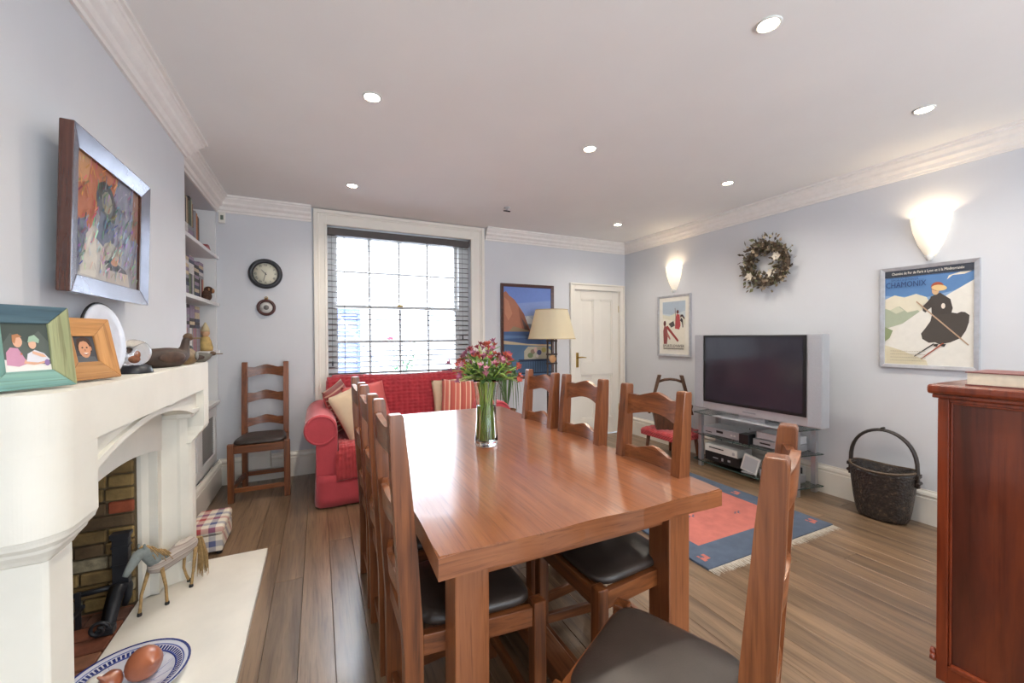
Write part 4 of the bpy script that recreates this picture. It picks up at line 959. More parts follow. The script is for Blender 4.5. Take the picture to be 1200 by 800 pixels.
def skirtpt(u, v):
    P = [(-SX - .025, .41), (-SX - .025, -.455), (SX + .025, -.455), (SX + .025, .41)]; L = [.865, 2 * SX + .05, .865]; d = u * sum(L); i = 0
    while i < 2 and d > L[i]: d -= L[i]; i += 1
    a, c = Vector(P[i]), Vector(P[i + 1]); p = a.lerp(c, min(1, d / L[i])); nrm = Vector((-(c - a).y, (c - a).x)).normalized() * -1
    fl = .012 + .014 * (1 - v) + .004 * math.sin(u * 90); return (p.x + nrm.x * fl, p.y + nrm.y * fl, .012 + v * .235)
s = B(); s.slab(skirtpt, 90, 5, (0, 0.006, 0)); s.done('skirt', M_SOFA, sf)
for sx in (-1, 1):
    for yy in (-.38, .34):
        s = B(); s.cyl((sx * .72, yy, 0), (sx * .72, yy, .10), .022, .03, 10); s.done('foot', M_DARKW, sf)
# knitted throws
def onback(u, v):
    path = [(.196, .47), (.212, .62), (.232, .78), (.252, .87), (.275, .912), (.31, .935), (.36, .935), (.412, .90), (.42, .78)]
    f = v * (len(path) - 1); i = min(int(f), len(path) - 2); t = f - i; y = path[i][0] * (1 - t) + path[i + 1][0] * t; z = path[i][1] * (1 - t) + path[i + 1][1] * t
    x = -.68 + 1.36 * u; r = .006 * abs(math.sin(u * PI * 26)) + .003 * math.sin(v * 70 + 3 * math.sin(u * 80)); zz = .010 * math.sin(u * 7 + 1) - (.02 if u < .03 or u > .97 else 0)
    return (x, y - r * (1 if v < .55 else -0.2), z + r * .6 + zz * (1 if .3 < v < .85 else 0))
s = B(); s.slab(onback, 180, 40, (0, .006, -.006)); o = s.done('knitted_throw', M_KNIT); o.location = sf.location; tag(o, 'deep red ribbed knitted throw spread over the back of the sofa', 'throw')
def onseat(u, v):
    path = [(.10, .463), (-.15, .465), (-.38, .465), (-.452, .452), (-.475, .41), (-.482, .33), (-.484, .215)]
    f = v * (len(path) - 1); i = min(int(f), len(path) - 2); t = f - i; y = path[i][0] * (1 - t) + path[i + 1][0] * t; z = path[i][1] * (1 - t) + path[i + 1][1] * t
    x = -.615 + .52 * u - .02 * (v > .6); r = .008 * abs(math.sin(u * PI * 9)) * (.6 + .4 * math.sin(v * 60 + 9 * u))
    return (x, y - (r if v > .45 else 0), z + (r if v < .6 else 0) + (.035 * u - .01) * (v > .62))
s = B(); s.slab(onseat, 90, 60, (0, .004, -.006)); o = s.done('knitted_throw', knit('red_cable_throw', '#b23a3f', 12, 'X', .6)); o.location = sf.location; tag(o, 'red cable knit throw draped over the sofa seat beside the left arm', 'throw')
# cushions
def stripes(name, axis, scale, stops):
    if name in MATS: return MATS[name]
    m, nt, b = newmat(name); setb(b, .9, sheen=.2); v = mapped(nt, (1, 1, 1)); w = nt.nodes.new('ShaderNodeTexWave'); w.bands_direction = axis; w.wave_profile = 'SAW'; w.inputs['Scale'].default_value = scale; w.inputs['Distortion'].default_value = 0; nt.links.new(v, w.inputs[0])
    r = ramp(nt, w.outputs['Fac'], stops); [n for n in nt.nodes if n.type == 'VALTORGB'][0].color_ramp.interpolation = 'CONSTANT'
    nt.links.new(r, b.inputs['Base Color']); MATS[name] = m; return m
def cushion(label, loc, rot, w, h, th, mat, back=None):
    s = B(); n = 17
    for sg in (1, -1):
        s.mi = 0 if sg > 0 else 1
        def fn(u, v):
            a, c = u * 2 - 1, v * 2 - 1; k = 1 - .06 * (1 - abs(a)) * 0 ; e = (1 - abs(a) ** 2.6) * (1 - abs(c) ** 2.6)
            pin = 1 - .05 * (1 - c * c) * abs(a) ** 3; pin2 = 1 - .05 * (1 - a * a) * abs(c) ** 3
            return (a * w / 2 * pin, c * h / 2 * pin2, sg * (th / 2) * max(0, e) ** .55)
        s.grid(fn, n, n)
    bmesh.ops.remove_doubles(s.bm, verts=s.bm.verts[:], dist=.0008)
    o = s.done('cushion', [mat, back or mat]); o.location = loc; o.rotation_euler = rot
    return tag(o, label, 'cushion')
M_BEIGE = plain('beige_linen', '#c9b296', .9, .05, 14, .2, 180); M_PINK = plain('coral_linen', '#c8615f', .9, .06, 14, .2, 180)
M_STR = stripes('coral_stripes', 'X', 3.0, [(0, hexlin('#b85a4d')), (.28, hexlin('#dcb89c')), (.36, hexlin('#c2685a')), (.62, hexlin('#c9806c')), (.70, hexlin('#e2c9ac')), (.80, hexlin('#ab5248'))])
M_STR2 = stripes('brown_stripes', 'Y', 4.0, [(0, hexlin('#7c3b36')), (.4, hexlin('#a98a74')), (.55, hexlin('#8c3a3c')), (.85, hexlin('#b58f7a'))])
def crot(yaw, lean, roll=0): return (Matrix.Rotation(math.radians(yaw), 3, 'Z') @ Matrix.Rotation(math.radians(90 - lean), 3, 'X') @ Matrix.Rotation(math.radians(roll), 3, 'Z')).to_euler()
cushion('striped brown and red cushion, leftmost on the sofa against the arm', (.17, 3.93, .69), crot(62, 16, 12), .40, .40, .13, M_STR2, M_PINK)
cushion('plain beige cushion leaning at the left end of the sofa', (.285, 3.70, .665), crot(38, 24, 14), .40, .42, .14, M_BEIGE, M_PINK)
cushion('coral pink cushion standing behind the beige one on the sofa', (.40, 3.90, .675), crot(18, 18, 6), .40, .42, .13, M_PINK)
cushion('coral and cream striped cushion at the right end of the sofa', (1.30, 3.90, .665), crot(-10, 20, -4), .42, .42, .14, M_STR)
cushion('beige cushion half hidden behind the striped one at the right end of the sofa', (1.235, 4.01, .665), crot(-4, 12, 3), .40, .42, .08, M_BEIGE)

# gingham footstool box
ot = thing('footstool_box', 'small red white and blue checked fabric storage footstool by the fireplace', 'footstool', (-.618, 3.10, 0))
def check():
    m, nt, b = newmat('checked_cloth'); setb(b, .9); tc = nt.nodes.new('ShaderNodeTexCoord'); sp = nt.nodes.new('ShaderNodeSeparateXYZ'); nt.links.new(tc.outputs['Object'], sp.inputs[0])
    def band(sock, sc, off):
        a = nt.nodes.new('ShaderNodeMath'); a.operation = 'MULTIPLY_ADD'; a.inputs[1].default_value = sc; a.inputs[2].default_value = off; nt.links.new(sock, a.inputs[0])
        f = nt.nodes.new('ShaderNodeMath'); f.operation = 'FRACT'; nt.links.new(a.outputs[0], f.inputs[0])
        r = ramp(nt, f.outputs[0], [(0, hexlin('#dcd2c0')), (.2, hexlin('#b04a4c')), (.42, hexlin('#dfd6c6')), (.66, hexlin('#5a6288')), (.88, hexlin('#dfd6c6'))]); [n for n in nt.nodes if n.type == 'VALTORGB'][-1].color_ramp.interpolation = 'CONSTANT'; return r
    yz = nt.nodes.new('ShaderNodeMath'); yz.operation = 'ADD'; nt.links.new(sp.outputs['Y'], yz.inputs[0]); nt.links.new(sp.outputs['Z'], yz.inputs[1])
    c = mixc(nt, band(sp.outputs['X'], 6.5, .55), band(yz.outputs[0], 6.5, .3), .5, 'MIX'); nt.links.new(c, b.inputs['Base Color']); return m
M_CHK = check()
s = B(); s.box((-.085, -.15, .02), (.085, .15, .118), .008); s.done('box', M_CHK, ot)
s = B(); s.box((-.09, -.155, .121), (.09, .155, .175), .022, seg=3); s.done('lid', M_CHK, ot, smooth=True)
for sx in (-1, 1):
    for sy in (-1, 1): s = B(); s.cyl((sx * .065, sy * .125, 0), (sx * .065, sy * .125, .02), .016, .018, 10); s.done('foot', M_BLKPL, ot)

# ------------------------------------------------------------------ floor lamp
lp = thing('standard_lamp', 'standard lamp with cream shade and dark metal uprights beside the door', 'lamp', (2.43, 4.03, 0))
s = B(); s.lathe([(.16, 0), (.16, .012), (.15, .022), (0, .024)], 28); s.done('base', M_DARKW, lp)
for dx in (-.055, .0, .058):
    s = B(); s.tube([(dx, 0, .023), (dx, 0, 1.30)], .011 if dx else .008, 8); s.done('upright', M_DARKW, lp)
for zb in (.98, 1.085, 1.24): s = B(); s.box((-.068, -.013, zb), (.07, .013, zb + .02), .002); s.done('cross_bar', M_DARKW, lp)
s = B(); s.lathe([(0, -.022), (.042, -.022), (.046, -.018), (.046, -.012), (0, -.012)], 24, (.002, 0, 1.043), axis='y'); s.done('medallion', plain('gilt_disc', '#c29468', .5, .1, 20), lp)
s = B(); V = s.grid(lambda u, v: ((.272 - .085 * v) * math.cos(2 * PI * u), (.272 - .085 * v) * math.sin(2 * PI * u), 1.272 + .335 * v), 40, 2, closed_u=True)
def shade_mat():
    m, nt, b = newmat('lampshade_linen'); setb(b, .9); b.inputs['Base Color'].default_value = hexlin('#efe3c4')
    b.inputs['Subsurface Weight'].default_value = 0
    tr = nt.nodes.new('ShaderNodeBsdfTranslucent'); tr.inputs[0].default_value = hexlin('#f0e0bb'); mx = nt.nodes.new('ShaderNodeMixShader'); mx.inputs[0].default_value = .3
    out = [n for n in nt.nodes if n.type == 'OUTPUT_MATERIAL'][0]; nt.links.new(b.outputs[0], mx.inputs[1]); nt.links.new(tr.outputs[0], mx.inputs[2]); nt.links.new(mx.outputs[0], out.inputs[0]); return m
MSH_ = shade_mat(); s.done('lamp_shade', MSH_, lp)
s = B(); s.tube([(.272 * math.cos(k * PI / 20), .272 * math.sin(k * PI / 20), 1.274) for k in range(40)], .004, 6, closed=True); s.tube([(.187 * math.cos(k * PI / 20), .187 * math.sin(k * PI / 20), 1.605) for k in range(40)], .004, 6, closed=True)
for k in range(3): a = k * 2 * PI / 3; s.tube([(0, 0, 1.59), (.187 * math.cos(a), .187 * math.sin(a), 1.605)], .002, 5)
s.tube([(0, 0, 1.29), (0, 0, 1.6)], .004, 6); s.done('shade_ring', plain('shade_trim', '#c5ab7d', .8), lp)

# trailing plant on a stand at the sofa's right end
pt = thing('trailing_plant', 'plant with long drooping green leaves on a stand between sofa and standard lamp', 'plant', (1.87, 4.06, 0))
s = B(); s.lathe([(.13, 0), (.13, .02), (.03, .03), (.02, .1), (.02, .29), (.12, .31), (.12, .33), (0, .33)], 20); s.done('stand', M_DARKW, pt)
s = B(); s.lathe([(.07, .331), (.10, .47), (.105, .50), (.09, .50), (.085, .48), (0, .48)], 20); s.done('pot', plain('clay_pot', '#8a5a44', .8, .1, 14), pt)
random.seed(8); ML = plain('strap_leaf', '#5e7f4a', .5, .25, 9)
for k in range(22):
    s = B(); a = random.uniform(0, 2 * PI); R1 = random.uniform(.08, .28); h = random.uniform(.50, .66); dr = random.uniform(.7, 1.2); side = Vector((-math.sin(a), math.cos(a), 0)); pts = []
    for q in range(7):
        t = q / 6; pts.append(Vector((math.cos(a) * R1 * (1 - (1 - t) ** 1.6), math.sin(a) * R1 * (1 - (1 - t) ** 1.6), .48 + h * math.sin(min(1, t * 1.5) * PI / 2) - dr * max(0, t - .35) ** 1.4)))
    w = [.003, .005, .006, .006, .005, .004, .001]
    for q in range(6): s.poly([pts[q] - side * w[q], pts[q] + side * w[q], pts[q + 1] + side * w[q + 1], pts[q + 1] - side * w[q + 1]])
    s.done('leaf', ML, pt, recalc=False)

#==RIGHT SIDE
# rug
rg = thing('rug', 'coral red rug with navy border and cream fringe on the right of the table', 'rug', (2.545, 2.50, 0))
rx, ry = .61, .955; bw = .20
def pile(name, c):
    m = plain(name, c, .95, .12, 14, .5, 260); return m
M_NAVY = pile('navy_wool', '#4b5769'); M_CORAL = pile('coral_wool', '#b0655b')
s = B()
for q in ((-rx, -rx + bw * .8, -ry, ry), (rx - bw * .8, rx, -ry, ry), (-rx + bw * .8, rx - bw * .8, -ry, -ry + bw), (-rx + bw * .8, rx - bw * .8, ry - bw, ry)): s.box((q[0], q[2], .0005), (q[1], q[3], .012))
s.done('border', M_NAVY, rg)
s = B(); s.box((-rx + bw * .8, -ry + bw, .0005), (rx - bw * .8, ry - bw, .0122)); s.done('field', M_CORAL, rg)
def motif(x, y, c, kind):
    s = B(); z0, z1 = .0122, .0132
    if kind: s.box((x - .03, y - .03, z0), (x - .006, y + .006, z1)); s.box((x - .006, y - .02, z0), (x + .03, y, z1)); s.box((x + .006, y, z0), (x + .03, y + .03, z1)); s.box((x - .03, y + .012, z0), (x - .016, y + .03, z1))
    else:
        for k in range(4): s.box((x - .034 + k * .018, y - .004 + .010 * (k % 2), z0), (x - .02 + k * .018, y + .006 + .010 * (k % 2), z1))
        s.box((x - .002, y - .018, z0), (x + .006, y, z1))
    s.done('motif', c, rg)
for mx in (-rx + .075, rx - .075):
    for my in (-ry + .09, -.3, .3, ry - .09): motif(mx, my, M_CORAL, 1)
for (mx, my) in ((-.15, -.45), (.2, -.55), (.28, -.1), (-.22, .1), (.05, .45)): motif(mx, my, M_NAVY, 0)
s = B(); random.seed(2)
for sy in (-1, 1):
    x = -rx
    while x < rx:
        L = random.uniform(.035, .06); dx = random.uniform(-.008, .008); s.poly([(x, sy * ry, .006), (x + .006, sy * ry, .006), (x + .005 + dx, sy * (ry + L), .002), (x + .001 + dx, sy * (ry + L), .002)]); x += .0065
o = s.done('fringe', plain('fringe_cotton', '#b7aea0', .95, .2, 60), rg, recalc=False); o['kind'] = 'stuff'

# television
tv = thing('television', 'large flat plasma television in a silver frame on a glass stand', 'television', (3.46, 2.315, .537))
s = B(); s.box((-.05, -.573, .05), (.05, .573, .775), .01); s.done('cabinet', M_SILVER, tv)
s = B(); s.box((-.056, -.465, .125), (-.0502, .465, .766), .002); s.done('screen_bezel', M_BLKPL, tv)
s = B(); s.box((-.058, -.44, .15), (-.0565, .44, .748)); s.done('screen', M_SCREEN, tv)
for sy in (-1, 1):
    s = B(); s.box((-.054, sy * .475 - (0 if sy > 0 else 0), .06), (-.0502, sy * .568, .766), .002); s.done('speaker_grille', plain('speaker_cloth', '#a9acb3', .6, .05, 90, .3, 400), tv)
s = B(); s.box((-.053, -.06, .078), (-.0502, .06, .09)); s.done('badge', plain('pale_badge', '#8f9299', .4), tv)
s = B(); s.box((-.02, -.12, .008), (.03, .12, .06), .004); s.box((-.10, -.33, 0), (.10, .33, .0085), .004); s.done('foot', M_SILVER, tv)
s = B(); s.box((.0505, -.45, .15), (.085, .45, .68), .012); s.done('back_housing', M_BLKPL, tv)

# glass stand
st = thing('television_stand', 'three tier glass and aluminium television stand', 'stand', (3.59, 2.415, 0))
for z in (.525, .318, .055):
    s = B(); pl_ = [(-.15, -.47), (.145, -.52), (.145, .54), (-.15, .51), (-.17, .40), (-.175, 0), (-.17, -.40)]
    s.prism(pl_, z, z + .010, 'z', .001); s.mi = 1
    for q, w in zip(pl_, pl_[1:] + pl_[:1]): s.tube([(q[0], q[1], z + .005), (w[0], w[1], z + .005)], .003, 4, caps=False)
    s.done('glass_shelf', [M_SHELFGLASS, M_GLASSEDGE], st)
for (lx, ly) in ((-.125, -.463), (.125, -.46), (-.125, .44), (.125, .44)):
    s = B()
    for za, zb in ((0, .0545), (.0655, .3175), (.3285, .5245)): s.box((lx - .02, ly - .018, za), (lx + .02, ly + .018, zb), .003)
    s.done('leg', M_ALU, st)
def unit(name, label, cat, x0, x1, y0, y1, z0, h, body, face=None, slots=(), group=None):
    t = thing(name, label, cat, ((x0 + x1) / 2, (y0 + y1) / 2, z0), 0, group); hx_, hy_ = (x1 - x0) / 2, (y1 - y0) / 2
    s = B(); s.box((-hx_ + .004, -hy_, .004), (hx_, hy_, h), .003); s.done('case', body, t)
    s = B(); s.box((-hx_, -hy_ + .002, .006), (-hx_ + .006, hy_ - .002, h - .002), .002); s.done('front_panel', face or body, t)
    for (ya, yb, za, zb, m) in slots:
        s = B(); s.box((-hx_ - .0025, ya * hy_, za * h), (-hx_ + .004, yb * hy_, zb * h), .0008); s.done('display' if m is M_BLKPL else 'button', m, t)
    for (fx, fy) in ((-.8, -.8), (.8, -.8), (-.8, .8), (.8, .8)):
        s = B(); s.cyl((fx * hx_, fy * hy_, 0), (fx * hx_, fy * hy_, .0045), .01, n=8); s.done('foot', M_BLKPL, t)
    return t
Z1, Z2 = .0655, .3285
unit('disc_player', 'silver disc player on the left of the middle glass shelf under the television', 'disc player', 3.475, 3.70, 2.44, 2.84, Z2, .075, M_SILVER, None, ((-.1, .25, .45, .75, M_BLKPL), (-.6, -.5, .4, .6, M_WHPL), (-.75, -.65, .4, .6, M_WHPL), (.5, .85, .3, .4, M_BLKPL)))
o = B(); o.box((0, -.045, 0), (.10, .045, .085), .003); tag(o.done('centre_speaker', M_BLKPL), 'small matt black speaker box at the end of the silver disc player', 'speaker').location = (3.435, 2.385, Z2)
unit('receiver', 'black receiver box on the bottom shelf under the white games console', 'receiver', 3.49, 3.71, 2.46, 2.83, Z1, .095, M_BLKPL, None, ((-.5, -.35, .4, .6, M_SILVER), (.2, .5, .4, .5, M_SILVER), (-.1, 0, .3, .6, M_SILVER)))
unit('games_console', 'white and grey games console lying on the black receiver', 'console', 3.47, 3.68, 2.47, 2.82, Z1 + .096, .075, plain('console_white', '#d4d6d4', .4, .03), M_WHPL, ((-.2, .7, .55, .68, M_BLKPL), (-.86, -.72, .3, .65, M_SILVER)))
md = thing('modem', 'white slim modem box tilted on its stand beside the black receiver', 'modem', (3.47, 2.365, Z1), rot=(0, 0, math.radians(12)))
s = B(); s.box((-.02, -.05, 0), (.08, .05, .014), .003); s.done('base', M_SILVER, md)
s = B(); s.box((-.012, -.07, .014), (.014, .07, .165), .006, M=Matrix.Rotation(math.radians(14), 4, 'X')); s.done('case', M_WHPL, md)
s = B(); s.box((-.016, -.055, .03), (-.0125, .055, .15), .001, M=Matrix.Rotation(math.radians(14), 4, 'X')); s.done('front_panel', plain('modem_grey', '#b9bcc0', .5), md)
unit('video_recorder', 'silver video recorder on the right of the middle glass shelf, underneath the white box', 'video recorder', 3.48, 3.70, 2.0, 2.33, Z2, .06, M_SILVER, None, ((.05, .6, .45, .65, M_BLKPL), (-.5, -.35, .4, .6, M_WHPL)))
unit('white_box', 'plain white receiver box on top of the silver video recorder', 'set top box', 3.50, 3.69, 2.0, 2.31, Z2 + .061, .062, plain('box_white', '#dfe0e2', .45, .02), None, ((-.7, -.6, .4, .6, M_SILVER),))
unit('satellite_receiver', 'silver satellite receiver on the right of the bottom glass shelf', 'set top box', 3.48, 3.68, 2.0, 2.27, Z1, .065, M_SILVER, None, ((.0, .5, .45, .7, M_BLKPL), (-.7, -.55, .4, .6, M_WHPL)))
sk = thing('socket_strip', 'white socket strip with plugs on the wall behind the television stand', 'socket', (XR - .001, 2.20, .15))
s = B(); s.box((-.012, -.16, -.04), (0, .16, .04), .003); s.done('plate', M_WHPL, sk); sk.location.x = XR - .023; sk.location.z = .14
for k in range(4):
    s = B(); s.box((-.045, -.14 + k * .075, -.028), (-.012, -.095 + k * .075, .025), .005); s.done('plug', M_WHPL if k % 2 else M_BLKPL, sk)
random.seed(44)
for k in range(7):
    s = B(); y0, y1 = random.uniform(2.5, 2.9), random.uniform(2.5, 3.05); pts = [(3.735, y0, random.uniform(.16, .42)), (3.742, (y0 + y1) / 2, .10 + random.uniform(0, .06)), (3.735, y1, .05), (3.73, (y0 + y1) / 2 + random.uniform(-.1, .1), .02)]
    bz = []
    for i in range(13):
        t = i / 12; a = Vector(pts[0]).lerp(Vector(pts[1]), t); c = Vector(pts[1]).lerp(Vector(pts[2]), t); d = Vector(pts[2]).lerp(Vector(pts[3]), t); bz.append(a.lerp(c, t).lerp(c.lerp(d, t), t))
    s.tube(bz, .004, 5); tag(s.done('cable', M_BLKPL), 'thin black cable tangled behind the television stand', 'cable', 'cables behind the television stand')

# wooden bucket on a red footstool
fs = thing('low_stool', 'low stool with a red tufted cover under the wooden bucket', 'stool', (3.42, 3.19, 0))
s = B(); s.box((-.20, -.21, .24), (.20, .21, .27), .004); s.done('seat_board', M_CHX, fs)
def tuft(u, v):
    a, c = u * 2 - 1, v * 2 - 1; e = (1 - abs(a) ** 8) * (1 - abs(c) ** 8); return (a * .225, c * .235, .272 + .045 * max(0, e) ** .5 + .006 * math.sin(u * 40) * math.sin(v * 40))
s = B(); s.slab(tuft, 30, 30, (0, 0, -.004)); s.box((-.223, -.233, .225), (.223, .233, .272), .015); s.done('red_cover', knit('red_tufted', '#b9383c', 20, 'DIAGONAL', .6), fs)
for sx in (-1, 1):
    for sy in (-1, 1): s = B(); s.cyl((sx * .16, sy * .17, .24), (sx * .18, sy * .19, 0), .02, .016, 8); s.done('leg', M_CHZ, fs)
bk = thing('wooden_bucket', 'old tapered wooden bucket with tall side handles behind the table', 'bucket', (3.40, 3.19, .316), math.radians(-40))
MBK = wood('bucket_wood', '#3a2416', '#5a3a22', '#6c4a2e', axis='Z', rough=.6, coat=0.05)
s = B(); lo_, hi_ = .145, .20
def frust(s, a0, z0, a1, z1, b0=None, b1=None):
    A = [s.bm.verts.new((sx * a0, sy * (b0 or a0), z0)) for sx, sy in ((-1, -1), (1, -1), (1, 1), (-1, 1))]; C = [s.bm.verts.new((sx * a1, sy * (b1 or a1), z1)) for sx, sy in ((-1, -1), (1, -1), (1, 1), (-1, 1))]
    return A, C
A, C = frust(s, .15, 0, .20, .27, .12, .16); A2, C2 = frust(s, .135, .02, .185, .27, .105, .145)
for P, Q in ((A, C), (A2, C2)):
    for k in range(4): s.bm.faces.new((P[k], P[(k + 1) % 4], Q[(k + 1) % 4], Q[k]))
for k in range(4): s.bm.faces.new((C[k], C[(k + 1) % 4], C2[(k + 1) % 4], C2[k]))
s.bm.faces.new(A[::-1]); s.bm.faces.new(A2); s.done('body', MBK, bk)
for sx in (-1, 1):
    s = B(); s.prism([(sx * .205, .15), (sx * .228, .15), (sx * .128, .565), (sx * .092, .565)], -.03, .03, 'y', .004); s.done('handle_post', MBK, bk)
s = B(); s.tube([(-.125, 0, .49), (-.06, 0, .515), (0, 0, .522), (.06, 0, .515), (.125, 0, .49)], .014, 8); s.done('handle_bar', MBK, bk)

# lacquer basket by the right wall
bs = thing('woven_basket', 'dark oval woven basket with arched handle on the floor by the right wall', 'basket', (3.612, 1.462, 0), math.radians(4))
def wick():
    m, nt, b = newmat('dark_wicker'); setb(b, .5, coat=.2); v = mapped(nt, (1, 1, 1)); vo = nt.nodes.new('ShaderNodeTexVoronoi'); vo.inputs['Scale'].default_value = 75; nt.links.new(v, vo.inputs['Vector'])
    nt.links.new(ramp(nt, noise(nt, v, 40, 3), [(.45, hexlin('#241d1a')), (.62, hexlin('#3a2f28')), (.75, hexlin('#6b5844'))]), b.inputs['Base Color']); bump(nt, b, vo.outputs['Distance'], .8, .006); return m
M_WK = wick()
def ring(t): return (.098 + .040 * t ** .6, .134 + .050 * t ** .6)
s = B(); prof = [(t, .012 + .335 * t) for t in (0, .04, .1, .2, .35, .5, .65, .8, .92, 1)]; n = 36; Rr = []
def ov(a, e=2.4): c, d = math.cos(a), math.sin(a); return (math.copysign(abs(c) ** (2 / e), c), math.copysign(abs(d) ** (2 / e), d))
def brim(k): return .022 * abs(math.sin(2 * PI * k / n)) ** 1.5
for t, z in prof:
    a, c = ring(t); Rr.append([s.bm.verts.new((ov(2 * PI * k / n)[0] * a, ov(2 * PI * k / n)[1] * c, z + t * brim(k))) for k in range(n)])
for t, z in ((1, .347), (.8, .28), (.3, .12), (.1, .03)):
    a, c = ring(t); Rr.append([s.bm.verts.new((ov(2 * PI * k / n)[0] * (a - .01), ov(2 * PI * k / n)[1] * (c - .01), z + (t * brim(k) if t == 1 else 0))) for k in range(n)])
for P, Q in zip(Rr, Rr[1:]):
    for k in range(n): f = s.bm.faces.new((P[k], P[(k + 1) % n], Q[(k + 1) % n], Q[k])); f.smooth = True
s.bm.faces.new(Rr[0][::-1]); s.bm.faces.new(Rr[-1]); s.done('body', M_WK, bs)
s = B(); s.tube([(ov(2 * PI * k / n)[0] * .139, ov(2 * PI * k / n)[1] * .181, .349 + brim(k)) for k in range(n)], .008, 6, closed=True); s.done('rim', plain('rim_cane', '#5a4a3a', .5, .3, 40), bs)
s = B(); s.lathe([(.085, 0), (.098, .008), (.1, .014), (0, .014)], 30, sx=1, sy=1.28); s.done('base_ring', M_WK, bs)
s = B(); hp = [];
for k in range(21):
    a = PI * k / 20; hp.append((0, -.184 * math.cos(a) * (1 if abs(math.cos(a)) < .98 else 1), .37 + .255 * math.sin(a) ** .8))
hp = [(0, -.186, .27)] + hp + [(0, .186, .27)]
s.tube(hp, .018, 6, flatten=(.6, 1.5)); s.done('handle', plain('handle_wood', '#2c2420', .4, .2, 20), bs)
MHW = plain('handle_wood', '#2c2420')
s = B(); s.cyl((-.02, 0, .637), (.02, 0, .637), .009, n=8); s.done('handle_pin', MHW, bs)
for sy in (-1, 1):
    s = B(); s.box((-.032, sy * .178 - .02, .335), (.032, sy * .178 + .022, .36), .004); s.done('handle_clip', MHW, bs)
    s = B(); s.cyl((-.03, sy * .19, .30), (.03, sy * .19, .30), .012, n=10); s.done('handle_pin', MHW, bs)

# mahogany chest in the near right corner
cb = thing('mahogany_chest', 'tall polished mahogany chest at the right edge, seen from its side', 'chest', (2.02, .66, 0))
s = B(); s.box((-.02, -.94, 1.086), (.95, .025, 1.122), .013, seg=3); s.box((-.008, -.925, 1.072), (.94, .013, 1.086), .004); s.done('chest_top', M_MAHO, cb)
s = B(); s.box((0, -.030, .05), (.03, 0, 1.0715), .003); s.box((0, -.92, .05), (.03, -.890, 1.0715), .003); s.box((0, -.890, 1.06), (.03, -.030, 1.0715), .002); s.box((0, -.890, .05), (.03, -.030, .115), .002); s.done('side_frame', M_MAHO, cb)
s = B(); s.box((.012, -.8895, .1155), (.022, -.0305, 1.0595)); s.done('side_panel', M_MAHOD, cb)
s = B()
for (q) in ((-.038, -.0305, .116, 1.059), (-.8895, -.882, .116, 1.059)): s.box((.004, q[0], q[2]), (.0115, q[1], q[3]), .003)
s.box((-.006, -.882, .108), (.0115, -.038, .126), .005); s.box((.004, -.882, 1.052), (.0115, -.038, 1.0595), .003); s.done('panel_moulding', M_MAHO, cb)
s = B(); s.box((.031, -.92, .05), (.92, -.9, 1.0715)); s.box((.9, -.899, .05), (.92, -.02, 1.0715)); s.done('carcass', M_MAHOD, cb)
for k in range(4):
    s = B(); z0 = .07 + k * .25; s.box((.032, -.02, z0), (.898, 0, z0 + .24), .003); d_ = s.done('drawer', M_MAHO, cb)
    for xx in (.2, .73): s = B(); s.lathe([(.008, .0), (.008, .012), (.02, .02), (.02, .03), (0, .036)], 12, (xx, 0, z0 + .12), axis='y'); s.done('knob', M_MAHO, d_)
for (fx, fy) in ((.04, -.05), (.88, -.05), (.04, -.87), (.88, -.87)): s = B(); s.cyl((fx, fy, 0), (fx, fy, .0495), .03, .035, 12); s.done('foot', M_MAHO, cb)
s = B(); s.cyl((-.004, -.0, .125), (-.004, .012, .125), .012, n=10); s.lathe([(.006, .0), (.014, .008), (.014, .016), (0, .02)], 12, (.012, 0, .138), axis='y'); s.done('hinge_knob', M_MAHO, cb)
bo = thing('thick_book', 'thick book with dark red cover lying on top of the mahogany chest', 'book', (2.05, .60, 1.1225))
s = B(); s.box((.003, -.30, .004), (.19, -.004, .043)); s.done('pages', M_PAPER, bo)
s = B(); s.box((0, -.304, 0), (.2, 0, .0035)); s.box((0, -.304, .0435), (.2, 0, .047)); s.box((.1905, -.304, .0035), (.2, 0, .0435)); s.done('cover', plain('book_cover_red', '#7b4a45', .5, .1, 30), bo)

#==SMALL
random.seed(12)
MZ = 1.1685
def photo_frame(name, label, right, left, w, h, bw, mats, layers, lean, d=.018, tone=None):
    """free standing frame: `right`/`left` are plan points of its bottom edge as seen from the front"""
    r, l = Vector((*right, 0)), Vector((*left, 0)); xdir = (r - l).normalized(); nrm = Vector((xdir.y, -xdir.x, 0))
    yd = (Vector((0, 0, 1)) * math.cos(math.radians(lean)) - nrm * math.sin(math.radians(lean))); zd = xdir.cross(yd)
    t = thing(name, label, 'photo frame', (*(r - xdir * w / 2)[:2], MZ)); R = Matrix((xdir, yd, zd)).transposed(); t.rotation_euler = R.to_euler()
    for k, s in enumerate(frame_rails(w, h, bw, d, d * .7)):
        for v in s.bm.verts: v.co.y += h / 2 + .004
        o = s.done('frame_rail', [mats[k % len(mats)]] * 2, t)
        if tone: o['label'] = tone[k]
    s = B(); s.box((-w / 2 + bw * .6, bw * .6, .001), (w / 2 - bw * .6, h - bw * .6, d * .35)); s.done('backing', flat('#4a4038'), t)
    s = B(); s.prism([(h * .15, -.001), (h * .75, -.001), (h * .15, -.0015 - h * .12)], -.02, .02, 'x'); 
    s.bm.free()
    art('photo', w - 2 * bw, h - 2 * bw, layers, t, Matrix.Translation((0, h / 2 + .004, d * .35 + .0006)), dz=.00025)
    return t
